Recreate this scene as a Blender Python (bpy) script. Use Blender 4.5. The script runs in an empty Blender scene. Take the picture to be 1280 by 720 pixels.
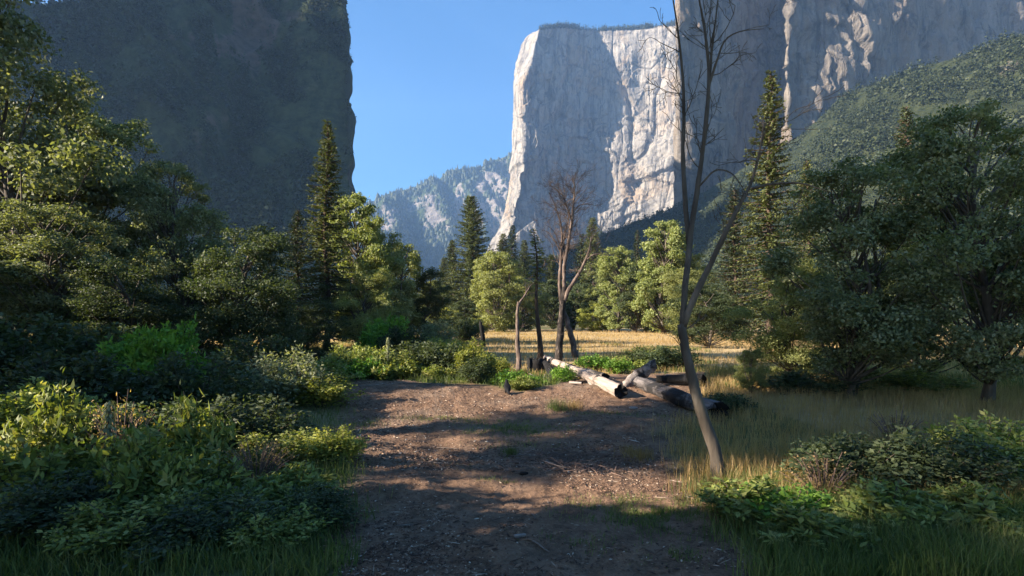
import bpy, math, random
import numpy as np
from mathutils import Vector, Matrix

F = 700.0; HZ = 400.0; CZ = 1.6          # focal length in photo pixels, horizon row, eye height
scene = bpy.context.scene
COL = scene.collection
R = math.radians
SUN_H = np.array([-0.955, -0.297]); SUN_H = SUN_H / np.linalg.norm(SUN_H)
SUN_EL = 25.0

# ------------------------------------------------------------------ noise
def _h(ix, iy, iz, s):
    n = (ix.astype(np.int64) * 374761393 + iy.astype(np.int64) * 668265263 + iz.astype(np.int64) * 2147483647 + s * 974634777) & 0xFFFFFFFF
    n = ((n ^ (n >> 13)) * 1274126177) & 0xFFFFFFFF
    n = ((n ^ (n >> 16)) * 2246822519) & 0xFFFFFFFF
    return ((n ^ (n >> 15)) & 0xFFFFFF) / float(0xFFFFFF) * 2 - 1
def noise(x, y, z, s=0):
    x, y, z = np.broadcast_arrays(np.asarray(x, float), np.asarray(y, float), np.asarray(z, float))
    ix, iy, iz = np.floor(x), np.floor(y), np.floor(z)
    fx, fy, fz = x - ix, y - iy, z - iz
    fx, fy, fz = [t * t * (3 - 2 * t) for t in (fx, fy, fz)]
    r = 0
    for a in (0, 1):
        for b in (0, 1):
            for c in (0, 1):
                w = (fx if a else 1 - fx) * (fy if b else 1 - fy) * (fz if c else 1 - fz)
                r = r + w * _h(ix + a, iy + b, iz + c, s)
    return r
def fbm(x, y, z, s=0, o=4, g=0.5):
    r = 0; a = 1.0; f = 1.0
    for i in range(o):
        r = r + a * noise(np.asarray(x) * f, np.asarray(y) * f, np.asarray(z) * f, s + i * 17); a *= g; f *= 2.03
    return r
def sstep(a, b, x):
    t = np.clip((x - a) / (b - a), 0, 1); return t * t * (3 - 2 * t)

def facets(a, b, seed, tilt=0.5):
    """broken rock: flat tilted cells with sharp edges, over plane coordinates a, b"""
    ia, ib = np.floor(a), np.floor(b); best = np.full(a.shape, 1e9); out = np.zeros(a.shape)
    for da in (-1, 0, 1):
        for db in (-1, 0, 1):
            ca, cb = ia + da, ib + db; z0 = np.zeros_like(ca)
            pa = ca + .5 + .48 * _h(ca, cb, z0, seed); pb = cb + .5 + .48 * _h(ca, cb, z0 + 1, seed)
            d = (a - pa) ** 2 + (b - pb) ** 2
            val = _h(ca, cb, z0 + 2, seed) + tilt * 2 * (_h(ca, cb, z0 + 3, seed) * (a - pa) + _h(ca, cb, z0 + 4, seed) * (b - pb))
            m = d < best; best = np.where(m, d, best); out = np.where(m, val, out)
    return out
# ------------------------------------------------------------------ ground shape
def soil_mask(x, y):
    """1 on the bare soil of the clearing, 0 in the vegetation round it"""
    n = fbm(x * 0.45, y * 0.45, 0 * x, 5, 3) * 0.9
    back = np.interp(x, [-8, -4.2, -1.0, 0.2, 0.9, 1.4, 3, 6, 9], [13.8, 14.2, 13.4, 12.2, 12.4, 14.2, 16.8, 17.0, 15.0])
    left = -0.30 * y - 0.25
    right = 0.31 * y + 0.35 + np.maximum(0, y - 12) * 0.15
    d = np.minimum(np.minimum(back - y, (x - left) * 0.95), (right - x) * 0.95)
    d = np.where(y < 1.5, np.minimum(3.0, d + 2), d)
    return sstep(-0.35, 0.45, d + n * 0.5 + 0.22 * fbm(x * 2.1, y * 2.1, 0 * x, 6, 3))
def H(x, y):
    x = np.asarray(x, float); y = np.asarray(y, float)
    r = np.hypot(x, y)
    z = 0.10 * noise(x * 0.16, y * 0.16, 0, 3) * np.clip((r - 2) / 6, 0, 1)
    z = z + 0.05 * noise(x * 0.7, y * 0.7, 0, 4) + 0.02 * fbm(x * 2.3, y * 2.3, 0, 8, 3)
    z = z + 0.10 * np.exp(-((x + 1.6) / 2.6) ** 2 - ((y - 12.2) / 1.7) ** 2)
    z = z - 0.10 * sstep(17, 26, y)
    return z * np.clip(1.4 - r / 400, 0.2, 1)
def Hs(x, y): return float(H(np.array([x]), np.array([y]))[0])
def gp(px, d): return ((px - 640) / F * d, d)
def P(px, py, d): return np.array([(px - 640) / F * d, d, CZ + (HZ - py) / F * d])

# ------------------------------------------------------------------ mesh builder
class MB:
    def __init__(s): s.v = []; s.q = []; s.t = []; s.n = 0
    def add(s, v, q=None, t=None):
        v = np.asarray(v, float).reshape(-1, 3)
        if q is not None and len(q): s.q.append(np.asarray(q, int).reshape(-1, 4) + s.n)
        if t is not None and len(t): s.t.append(np.asarray(t, int).reshape(-1, 3) + s.n)
        s.v.append(v); s.n += len(v)
    def mesh(s, name, mat, smooth=False, attrs=None):
        me = bpy.data.meshes.new(name)
        v = np.concatenate(s.v)
        q = np.concatenate(s.q) if s.q else np.zeros((0, 4), int)
        t = np.concatenate(s.t) if s.t else np.zeros((0, 3), int)
        me.vertices.add(len(v)); me.vertices.foreach_set('co', v.astype(np.float32).ravel())
        me.loops.add(q.size + t.size); me.loops.foreach_set('vertex_index', np.concatenate([q.ravel(), t.ravel()]).astype(np.int32))
        me.polygons.add(len(q) + len(t))
        st = np.concatenate([np.arange(len(q)) * 4, len(q) * 4 + np.arange(len(t)) * 3])
        me.polygons.foreach_set('loop_start', st.astype(np.int32))
        if smooth: me.polygons.foreach_set('use_smooth', np.ones(len(st), bool))
        me.update(calc_edges=True); me.validate()
        if attrs:
            for k, a in attrs.items():
                at = me.attributes.new(k, 'FLOAT', 'POINT'); at.data.foreach_set('value', a.astype(np.float32).ravel())
        if mat: me.materials.append(mat)
        return me
    def obj(s, name, mat, parent=None, smooth=False, attrs=None):
        o = bpy.data.objects.new(name, s.mesh(name, mat, smooth, attrs)); COL.objects.link(o)
        if parent: o.parent = parent
        return o
def tag(o, label=None, cat=None, group=None, kind=None):
    if label: o['label'] = label
    if cat: o['category'] = cat
    if group: o['group'] = group
    if kind: o['kind'] = kind
    return o
def empty(name, label, cat, group=None, loc=(0, 0, 0), rz=0, sc=1.0):
    o = bpy.data.objects.new(name, None); COL.objects.link(o)
    o.location = loc; o.rotation_euler = (0, 0, rz)
    o.scale = (sc, sc, sc) if not isinstance(sc, tuple) else sc
    o.empty_display_size = 0.2
    return tag(o, label, cat, group)

def tube(mb, pts, rad, sides=7, cap=True, rough=0.0, rng=None):
    pts = np.asarray(pts, float); rad = np.asarray(rad, float) * np.ones(len(pts))
    n = len(pts)
    tg = np.gradient(pts, axis=0); tg /= np.linalg.norm(tg, axis=1)[:, None] + 1e-9
    ref = np.array([0.31, 0.95, 0.05]) if abs(tg[0][1]) < 0.8 else np.array([1, 0, 0.1])
    a = np.cross(tg, ref); a /= np.linalg.norm(a, axis=1)[:, None] + 1e-9
    b = np.cross(tg, a)
    th = np.arange(sides) / sides * 2 * np.pi
    rr = rad[:, None] * np.ones((n, sides))
    if rough and rng is not None: rr = rr * (1 + rough * rng.uniform(-1, 1, (n, sides)))
    v = pts[:, None, :] + rr[..., None] * (np.cos(th)[None, :, None] * a[:, None, :] + np.sin(th)[None, :, None] * b[:, None, :])
    i = np.arange(n - 1)[:, None] * sides; j = np.arange(sides)[None, :]; k = (j + 1) % sides
    q = np.stack([i + j, i + k, i + k + sides, i + j + sides], -1).reshape(-1, 4)
    v = v.reshape(-1, 3)
    t = None
    if cap:
        v = np.concatenate([v, pts[:1], pts[-1:]]); c0 = n * sides; c1 = c0 + 1
        jj = np.arange(sides); kk = (jj + 1) % sides
        t = np.concatenate([np.stack([kk, jj, jj * 0 + c0], 1), np.stack([(n - 1) * sides + jj, (n - 1) * sides + kk, jj * 0 + c1], 1)])
    mb.add(v, q, t)

def unit(v): return v / (np.linalg.norm(v, axis=-1, keepdims=True) + 1e-9)
def leaves(mb, c, nrm, ln, wd, rng, dirv=None, curl=0.25):
    """folded rhombic leaves: c centres, nrm facing, ln length, wd width"""
    n = len(c)
    nrm = unit(nrm)
    d = rng.normal(size=(n, 3)) if dirv is None else dirv
    d = d - (d * nrm).sum(1)[:, None] * nrm; d = unit(d)
    s = np.cross(nrm, d)
    ln = (np.ones(n) * ln)[:, None]; wd = (np.ones(n) * wd)[:, None]
    v = np.stack([c - d * ln / 2, c + s * wd / 2 + nrm * wd * curl * 0.5, c + d * ln / 2 - nrm * ln * curl * 0.3, c - s * wd / 2 + nrm * wd * curl * 0.5], 1)
    q = np.arange(n * 4).reshape(n, 4)
    mb.add(v.reshape(-1, 3), q)

# ------------------------------------------------------------------ materials
def newmat(name):
    m = bpy.data.materials.new(name); m.use_nodes = True
    nt = m.node_tree; nt.nodes.clear()
    return m, nt
def N(nt, t, **kw):
    n = nt.nodes.new(t)
    for k, v in kw.items():
        if k in n.inputs: n.inputs[k].default_value = v
        else: setattr(n, k, v)
    return n
def ramp(nt, stops, src=None):
    r = nt.nodes.new('ShaderNodeValToRGB'); e = r.color_ramp.elements
    while len(e) < len(stops): e.new(0.5)
    for i, (p, c) in enumerate(stops):
        e[i].position = p; e[i].color = (c[0], c[1], c[2], 1)
    if src: nt.links.new(src, r.inputs[0])
    return r
def mix(nt, a, b, f, mode='MIX'):
    m = nt.nodes.new('ShaderNodeMix'); m.data_type = 'RGBA'; m.blend_type = mode
    L = nt.links
    for i, x in ((6, a), (7, b)):
        if hasattr(x, 'is_linked') or hasattr(x, 'links'): L.new(x, m.inputs[i])
        else: m.inputs[i].default_value = (x[0], x[1], x[2], 1)
    if isinstance(f, (int, float)): m.inputs[0].default_value = f
    else: L.new(f, m.inputs[0])
    return m.outputs[2]
def coords(nt, scale=(1, 1, 1), obj=True):
    tc = nt.nodes.new('ShaderNodeTexCoord'); mp = nt.nodes.new('ShaderNodeMapping')
    mp.inputs['Scale'].default_value = scale
    nt.links.new(tc.outputs['Object'], mp.inputs[0]); return mp.outputs[0]
def ntex(nt, vec, scale, detail=5, rough=0.55, dist=0.0):
    n = N(nt, 'ShaderNodeTexNoise'); n.inputs['Scale'].default_value = scale; n.inputs['Detail'].default_value = detail
    n.inputs['Roughness'].default_value = rough; n.inputs['Distortion'].default_value = dist
    nt.links.new(vec, n.inputs['Vector']); return n.outputs[0]
def finish(m, nt, col, rough=0.9, bump=None, bstr=0.5, bdist=0.05, spec=0.2):
    b = N(nt, 'ShaderNodeBsdfPrincipled'); o = N(nt, 'ShaderNodeOutputMaterial')
    b.inputs['Specular IOR Level'].default_value = spec
    if isinstance(rough, (int, float)): b.inputs['Roughness'].default_value = rough
    if hasattr(col, 'links'): nt.links.new(col, b.inputs['Base Color'])
    else: b.inputs['Base Color'].default_value = (*col, 1)
    if bump is not None:
        bp = N(nt, 'ShaderNodeBump'); bp.inputs['Strength'].default_value = bstr; bp.inputs['Distance'].default_value = bdist
        nt.links.new(bump, bp.inputs['Height']); nt.links.new(bp.outputs[0], b.inputs['Normal'])
    nt.links.new(b.outputs[0], o.inputs[0]); return m

def leafmat(name, cols, trans=0.35, hue=0.0):
    """cols: list of leaf colours, picked per leaf and varied softly over the crown"""
    m, nt = newmat(name); L = nt.links
    g = N(nt, 'ShaderNodeNewGeometry')
    oi = N(nt, 'ShaderNodeObjectInfo')
    n = len(cols)
    rp = ramp(nt, [(0.05 + i * 0.9 / max(1, n - 1), c) for i, c in enumerate(cols)])
    vec = coords(nt)
    nz = ntex(nt, vec, 1.1, 2)
    ma = N(nt, 'ShaderNodeMath', operation='MULTIPLY_ADD'); L.new(nz, ma.inputs[0]); ma.inputs[1].default_value = 1.3; ma.inputs[2].default_value = -0.4
    mx = N(nt, 'ShaderNodeMath', operation='MULTIPLY_ADD'); L.new(g.outputs['Random Per Island'], mx.inputs[0]); mx.inputs[1].default_value = 0.65
    L.new(ma.outputs[0], mx.inputs[2])
    sb = N(nt, 'ShaderNodeMath', operation='SUBTRACT'); L.new(mx.outputs[0], sb.inputs[0]); sb.inputs[1].default_value = 0.07
    L.new(sb.outputs[0], rp.inputs[0])
    hs = N(nt, 'ShaderNodeHueSaturation')
    mr = N(nt, 'ShaderNodeMapRange'); L.new(oi.outputs['Random'], mr.inputs[0]); mr.inputs[3].default_value = 0.8; mr.inputs[4].default_value = 1.2
    L.new(mr.outputs[0], hs.inputs['Value']); L.new(rp.outputs[0], hs.inputs['Color'])
    b = N(nt, 'ShaderNodeBsdfPrincipled'); b.inputs['Roughness'].default_value = 0.6; b.inputs['Specular IOR Level'].default_value = 0.25
    tr = N(nt, 'ShaderNodeBsdfTranslucent')
    L.new(hs.outputs[0], b.inputs['Base Color'])
    tc = mix(nt, hs.outputs[0], (1.0, 1.0, 0.35), 1.0, 'MULTIPLY'); 
    sc = N(nt, 'ShaderNodeHueSaturation'); sc.inputs['Value'].default_value = 1.5; L.new(tc, sc.inputs['Color']); L.new(sc.outputs[0], tr.inputs[0])
    ms = N(nt, 'ShaderNodeMixShader'); ms.inputs[0].default_value = trans
    L.new(b.outputs[0], ms.inputs[1]); L.new(tr.outputs[0], ms.inputs[2])
    o = N(nt, 'ShaderNodeOutputMaterial'); L.new(ms.outputs[0], o.inputs[0])
    return m

def barkmat(name, c1, c2, c3, scale=6, zs=0.25):
    m, nt = newmat(name)
    v = coords(nt, (1, 1, zs))
    n1 = ntex(nt, v, scale, 6, 0.65); n2 = ntex(nt, coords(nt), scale * 0.25, 3)
    r1 = ramp(nt, [(0.3, c1), (0.55, c2), (0.75, c3)], n1)
    c = mix(nt, r1.outputs[0], c1, ramp(nt, [(0.45, (0, 0, 0)), (0.65, (0.7,) * 3)], n2).outputs[0])
    return finish(m, nt, c, 0.9, n1, 0.9, 0.03)

def granite(name, light, dark, ochre, s=1.0, k=1.0):
    m, nt = newmat(name); L = nt.links
    vs = coords(nt, (1, 1, 0.16)); v = coords(nt)
    n1 = ntex(nt, vs, 0.035 * s, 8, 0.62, 0.6); n2 = ntex(nt, v, 0.008 * s, 5, 0.55, 0.8); n3 = ntex(nt, v, 0.02 * s, 9, 0.68, 1.2)
    c = ramp(nt, [(0.32, dark), (0.47, light), (0.7, tuple(min(1, x * 1.22) for x in light))], n1).outputs[0]
    c = mix(nt, c, ochre, ramp(nt, [(0.52, (0,) * 3), (0.66, (0.75 * k,) * 3)], n2).outputs[0])
    c = mix(nt, c, tuple(x * 0.62 for x in dark), ramp(nt, [(0.36, (0.8,) * 3), (0.47, (0,) * 3)], n3).outputs[0])
    n6 = ntex(nt, coords(nt, (1, 1, 0.05)), 0.09 * s, 6, 0.6, 0.3); c = mix(nt, c, tuple(x * 0.75 for x in dark), ramp(nt, [(0.52, (0,) * 3), (0.64, (0.75,) * 3)], n6).outputs[0])
    n7 = ntex(nt, v, 0.16 * s, 6, 0.75, 0.5); c = mix(nt, c, (1, .96, .9), ramp(nt, [(0.55, (0,) * 3), (0.75, (0.12,) * 3)], n7).outputs[0])
    vo = N(nt, 'ShaderNodeTexVoronoi'); vo.feature = 'DISTANCE_TO_EDGE'; vo.inputs['Scale'].default_value = 0.012 * s
    dv = N(nt, 'ShaderNodeMix'); dv.data_type = 'VECTOR'; dv.inputs[0].default_value = 0.12
    nn = N(nt, 'ShaderNodeTexNoise'); nn.inputs['Scale'].default_value = 0.02 * s; nn.inputs['Detail'].default_value = 6
    L.new(vs, nn.inputs['Vector'])
    vm = N(nt, 'ShaderNodeVectorMath', operation='MULTIPLY_ADD'); L.new(nn.outputs['Color'], vm.inputs[0]); vm.inputs[1].default_value = (90 / s,) * 3
    v2 = coords(nt, (0.8, 0.8, 0.22)); L.new(v2, vm.inputs[2]); L.new(vm.outputs[0], vo.inputs['Vector'])
    ck0 = ramp(nt, [(0.0, (0.55,) * 3), (0.018, (0,) * 3)], vo.outputs[0]).outputs[0]; n5 = ntex(nt, v, 0.011 * s, 3)
    crack = mix(nt, (0, 0, 0), ck0, ramp(nt, [(0.48, (0,) * 3), (0.6, (1,) * 3)], n5).outputs[0])
    c = mix(nt, c, tuple(x * 0.55 for x in dark), crack)
    h = N(nt, 'ShaderNodeMath', operation='ADD'); L.new(n1, h.inputs[0]); L.new(n3, h.inputs[1])
    h2 = N(nt, 'ShaderNodeMath', operation='SUBTRACT'); L.new(h.outputs[0], h2.inputs[0]); L.new(crack, h2.inputs[1])
    return finish(m, nt, c, 0.92, h2.outputs[0], 0.9, 14.0 / s, 0.1)

M = {}
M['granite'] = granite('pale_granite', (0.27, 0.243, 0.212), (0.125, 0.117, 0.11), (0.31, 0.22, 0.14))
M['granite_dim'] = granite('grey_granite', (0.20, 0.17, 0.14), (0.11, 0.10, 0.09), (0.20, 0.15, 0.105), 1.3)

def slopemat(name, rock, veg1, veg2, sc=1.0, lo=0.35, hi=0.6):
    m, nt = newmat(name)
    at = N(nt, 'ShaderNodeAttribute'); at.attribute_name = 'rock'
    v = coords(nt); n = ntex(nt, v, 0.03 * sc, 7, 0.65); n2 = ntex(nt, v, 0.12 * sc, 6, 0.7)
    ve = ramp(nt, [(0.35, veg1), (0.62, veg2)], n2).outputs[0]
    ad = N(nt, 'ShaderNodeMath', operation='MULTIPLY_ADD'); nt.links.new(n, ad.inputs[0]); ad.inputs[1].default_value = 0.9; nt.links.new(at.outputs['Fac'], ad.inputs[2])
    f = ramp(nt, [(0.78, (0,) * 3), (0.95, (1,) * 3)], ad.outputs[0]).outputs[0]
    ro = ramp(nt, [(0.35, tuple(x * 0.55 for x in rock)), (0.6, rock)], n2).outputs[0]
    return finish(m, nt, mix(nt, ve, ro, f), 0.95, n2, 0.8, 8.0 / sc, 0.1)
M['slope_far'] = slopemat('far_slope_cover', (0.26, 0.225, 0.20), (0.025, 0.038, 0.018), (0.06, 0.08, 0.032), 0.5)
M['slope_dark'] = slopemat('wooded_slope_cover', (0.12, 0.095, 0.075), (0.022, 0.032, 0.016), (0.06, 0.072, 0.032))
M['slope_hill'] = slopemat('talus_cover', (0.22, 0.19, 0.15), (0.016, 0.023, 0.010), (0.045, 0.052, 0.022), 1.2)

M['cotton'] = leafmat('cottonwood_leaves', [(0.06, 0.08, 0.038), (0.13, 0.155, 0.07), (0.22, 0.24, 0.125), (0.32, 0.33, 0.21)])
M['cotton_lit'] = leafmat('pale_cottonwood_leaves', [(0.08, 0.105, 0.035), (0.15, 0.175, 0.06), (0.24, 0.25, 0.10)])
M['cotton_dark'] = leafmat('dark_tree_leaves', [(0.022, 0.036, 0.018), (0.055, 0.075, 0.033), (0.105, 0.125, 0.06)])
M['willow'] = leafmat('willow_leaves', [(0.10, 0.115, 0.04), (0.18, 0.195, 0.07), (0.27, 0.275, 0.11)])
M['yellow'] = leafmat('yellow_green_leaves', [(0.12, 0.145, 0.03), (0.23, 0.25, 0.05), (0.33, 0.31, 0.08)])
M['lime'] = leafmat('bright_green_leaves', [(0.06, 0.13, 0.02), (0.13, 0.25, 0.035), (0.23, 0.34, 0.06)])
M['brush'] = leafmat('brush_leaves', [(0.055, 0.08, 0.02), (0.13, 0.165, 0.04), (0.23, 0.255, 0.07), (0.33, 0.30, 0.11)])
M['sage'] = leafmat('pale_leaves', [(0.11, 0.13, 0.075), (0.20, 0.22, 0.13), (0.29, 0.29, 0.17)])
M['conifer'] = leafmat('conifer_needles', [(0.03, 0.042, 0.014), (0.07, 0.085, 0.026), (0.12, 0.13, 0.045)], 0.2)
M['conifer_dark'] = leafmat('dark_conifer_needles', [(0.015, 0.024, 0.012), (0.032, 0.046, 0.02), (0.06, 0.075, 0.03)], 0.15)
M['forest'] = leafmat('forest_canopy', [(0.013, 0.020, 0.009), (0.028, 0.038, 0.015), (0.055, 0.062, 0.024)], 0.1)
M['drygrass'] = leafmat('dry_grass_blades', [(0.20, 0.125, 0.058), (0.32, 0.215, 0.10), (0.43, 0.31, 0.155)], 0.4)
M['greengrass'] = leafmat('green_grass_blades', [(0.05, 0.075, 0.022), (0.09, 0.125, 0.036), (0.20, 0.20, 0.08)], 0.4)
M['bark'] = barkmat('grey_bark', (0.045, 0.035, 0.028), (0.11, 0.09, 0.07), (0.20, 0.17, 0.14))
M['bark_pine'] = barkmat('pine_bark', (0.03, 0.022, 0.017), (0.08, 0.055, 0.04), (0.15, 0.10, 0.07))
M['deadwood'] = barkmat('dead_wood', (0.10, 0.075, 0.06), (0.23, 0.18, 0.145), (0.40, 0.34, 0.29), 7)
M['deadbark'] = barkmat('dead_tree_bark', (0.05, 0.038, 0.032), (0.14, 0.10, 0.082), (0.33, 0.27, 0.23), 14, 0.3)
M['scorched'] = barkmat('scorched_bark', (0.010, 0.009, 0.009), (0.035, 0.028, 0.025), (0.22, 0.17, 0.14), 12, 0.25)
M['twig'] = barkmat('dead_twigs', (0.10, 0.065, 0.05), (0.20, 0.13, 0.10), (0.30, 0.22, 0.17), 7)
M['char'] = barkmat('charred_wood', (0.006, 0.006, 0.006), (0.014, 0.013, 0.013), (0.05, 0.047, 0.045), 12)

def logmat(name, pale, mid, dark, ax, thr=0.5):
    """weathered log: long grain along local x, knots, patches of char"""
    m, nt = newmat(name); L = nt.links
    v = coords(nt, ax); g = ntex(nt, v, 9, 8, 0.7, 0.3); p = ntex(nt, coords(nt), 1.6, 6, 0.65, 0.5); f = ntex(nt, coords(nt), 22, 4, 0.6)
    c = ramp(nt, [(0.28, dark), (0.42, mid), (0.62, pale)], g).outputs[0]
    c = mix(nt, c, (0.015, 0.014, 0.014), ramp(nt, [(thr, (0,) * 3), (thr + 0.08, (0.95,) * 3)], p).outputs[0])
    c = mix(nt, c, dark, ramp(nt, [(0.3, (0.8,) * 3), (0.36, (0,) * 3)], f).outputs[0])
    return finish(m, nt, c, 0.85, g, 1.0, 0.03)
M['log'] = logmat('weathered_log', (0.36, 0.29, 0.25), (0.23, 0.18, 0.15), (0.07, 0.052, 0.045), (0.16, 1.6, 1.6), 0.56)
M['log_burnt'] = logmat('scorched_log', (0.33, 0.28, 0.25), (0.18, 0.145, 0.125), (0.05, 0.04, 0.037), (0.12, 1.6, 1.6), 0.52)

M['log_dark'] = logmat('burnt_log_wood', (0.16, 0.14, 0.135), (0.07, 0.06, 0.057), (0.02, 0.018, 0.018), (0.16, 1.6, 1.6), 0.48)
# ground: bare reddish soil in the clearing, dry meadow beyond
def groundmat():
    m, nt = newmat('ground_cover'); L = nt.links
    at = N(nt, 'ShaderNodeAttribute'); at.attribute_name = 'soil'
    ag = N(nt, 'ShaderNodeAttribute'); ag.attribute_name = 'green'
    v = coords(nt)
    big = ntex(nt, v, 0.45, 5, 0.6, 0.4); med = ntex(nt, v, 3.2, 7, 0.68, 0.5); fine = ntex(nt, v, 26, 6, 0.7); gr = ntex(nt, v, 120, 3, 0.6)
    c = ramp(nt, [(0.33, (0.075, 0.042, 0.026)), (0.5, (0.17, 0.098, 0.059)), (0.68, (0.28, 0.172, 0.105))], fine).outputs[0]
    c = mix(nt, c, ramp(nt, [(0.38, (0.06, 0.038, 0.026)), (0.58, (0.24, 0.150, 0.097))], med).outputs[0], 0.5)
    c = mix(nt, c, (0.21, 0.16, 0.12), ramp(nt, [(0.5, (0,) * 3), (0.68, (0.7,) * 3)], big).outputs[0])
    c = mix(nt, c, (0.30, 0.24, 0.18), ramp(nt, [(0.64, (0,) * 3), (0.70, (0.8,) * 3)], gr).outputs[0])
    mg = ramp(nt, [(0.3, (0.21, 0.145, 0.075)), (0.5, (0.34, 0.25, 0.13)), (0.7, (0.46, 0.36, 0.20))], ntex(nt, coords(nt, (0.35, 1, 1)), 1.3, 8, 0.7)).outputs[0]
    gg = ramp(nt, [(0.35, (0.045, 0.055, 0.022)), (0.62, (0.13, 0.15, 0.05))], med).outputs[0]
    veg = mix(nt, mg, gg, ag.outputs['Fac'])
    c = mix(nt, veg, c, at.outputs['Fac'])
    h = N(nt, 'ShaderNodeMath', operation='MULTIPLY_ADD'); L.new(med, h.inputs[0]); h.inputs[1].default_value = 1.6; L.new(fine, h.inputs[2])
    h2 = N(nt, 'ShaderNodeMath', operation='MULTIPLY_ADD'); L.new(gr, h2.inputs[0]); h2.inputs[1].default_value = 0.25; L.new(h.outputs[0], h2.inputs[2])
    return finish(m, nt, c, 0.95, h2.outputs[0], 0.9, 0.035, 0.15)
M['ground'] = groundmat()
def littermat():
    m, nt = newmat('bark_and_wood_chips'); g = N(nt, 'ShaderNodeNewGeometry')
    c = ramp(nt, [(0.0, (0.04, 0.026, 0.02)), (0.5, (0.12, 0.068, 0.045)), (0.82, (0.23, 0.14, 0.09)), (0.95, (0.34, 0.25, 0.18)), (1.0, (0.5, 0.42, 0.33))], g.outputs['Random Per Island']).outputs[0]
    return finish(m, nt, c, 0.85)
M['litter'] = littermat()

# ------------------------------------------------------------------ ground sheet (inside the haze box)
BX0, BX1, BY0, BY1 = -2700, 2700, -400, 4300
def build_ground():
    ang = np.concatenate([np.linspace(-50, 50, 560), np.linspace(50, 310, 90)[1:-1]])
    th = np.radians(90 - ang); dx, dy = np.cos(th), np.sin(th)
    rx = np.where(dx > 0, (BX1 - 40) / np.maximum(dx, 1e-6), (BX0 + 40) / np.minimum(dx, -1e-6))
    ry = np.where(dy > 0, (BY1 - 40) / np.maximum(dy, 1e-6), (BY0 + 40) / np.minimum(dy, -1e-6))
    rm = np.minimum(np.abs(rx), np.abs(ry))
    nr = 430; t = np.linspace(0, 1, nr) ** 0.9
    r = 0.5 * (rm[None, :] / 0.5) ** t[:, None]
    x = r * dx; y = r * dy; z = H(x, y)
    sm = soil_mask(x, y)
    z = z + 0.022 * fbm(x * 5, y * 5, 0 * x, 31, 4, .6) * sm * (r < 30)
    green = sstep(0.0, 0.5, fbm(x * 0.22, y * 0.22, 0 * x, 71, 3) + np.interp(y, [3, 15, 19, 80, 130], [0.7, 0.35, -0.85, -0.5, 0.7]) + np.where(x > 4.5, np.interp(y, [5, 8, 30], [0, -0.9, -0.4]), 0) + np.where(x < -6, 0.9, 0))
    na = len(ang); i = np.arange(nr - 1)[:, None] * na; j = np.arange(na)[None, :]; k = (j + 1) % na
    q = np.stack([i + j, i + j + na, i + k + na, i + k], -1).reshape(-1, 4)
    mb = MB(); v = np.stack([x, y, z], -1).reshape(-1, 3)
    v = np.concatenate([v, [[0, 0, H(0, 0)]]]); jj = np.arange(na)
    mb.add(v, q, np.stack([jj, (jj + 1) % na, jj * 0 + nr * na], 1))
    o = mb.obj('ground', M['ground'], smooth=True, attrs={'soil': np.append(sm.ravel(), 1), 'green': np.append(green.ravel(), 0)})
    tag(o, 'bare reddish soil clearing running into dry golden meadow', kind='structure')
build_ground()

# ------------------------------------------------------------------ mountains
def gridmesh(name, Pg, mat, attr=None, smooth=False):
    nu, nv, _ = Pg.shape
    i = np.arange(nu - 1)[:, None] * nv; j = np.arange(nv - 1)[None, :]
    q = np.stack([i + j, i + nv + j, i + nv + j + 1, i + j + 1], -1).reshape(-1, 4)
    mb = MB(); mb.add(Pg.reshape(-1, 3), q)
    return mb.obj(name, mat, smooth=smooth, attrs={'rock': attr} if attr is not None else None)
def gnormal(Pg):
    a = np.gradient(Pg, axis=0); b = np.gradient(Pg, axis=1); return unit(np.cross(a, b))
def expand(ctrl, counts):
    out = []
    for k in range(len(ctrl) - 1):
        t = np.linspace(0, 1, counts[k], endpoint=(k == len(ctrl) - 2))
        out.append(ctrl[k][None] * (1 - t)[:, None, None] + ctrl[k + 1][None] * t[:, None, None])
    return np.concatenate(out)
def closeback(Pg, back=400, rise=8):
    """top runs back as a plateau and the far side comes down, so the mountain is solid"""
    top = Pg[:, -1]; dirv = unit(np.stack([top[:, 0], top[:, 1], 0 * top[:, 0]], 1))
    a = top + dirv * back * 0.25 + np.array([0, 0, rise]); b = top + dirv * back; c = b.copy(); c[:, 2] = -30
    return np.concatenate([Pg, a[:, None], b[:, None], c[:, None]], 1)

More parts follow.
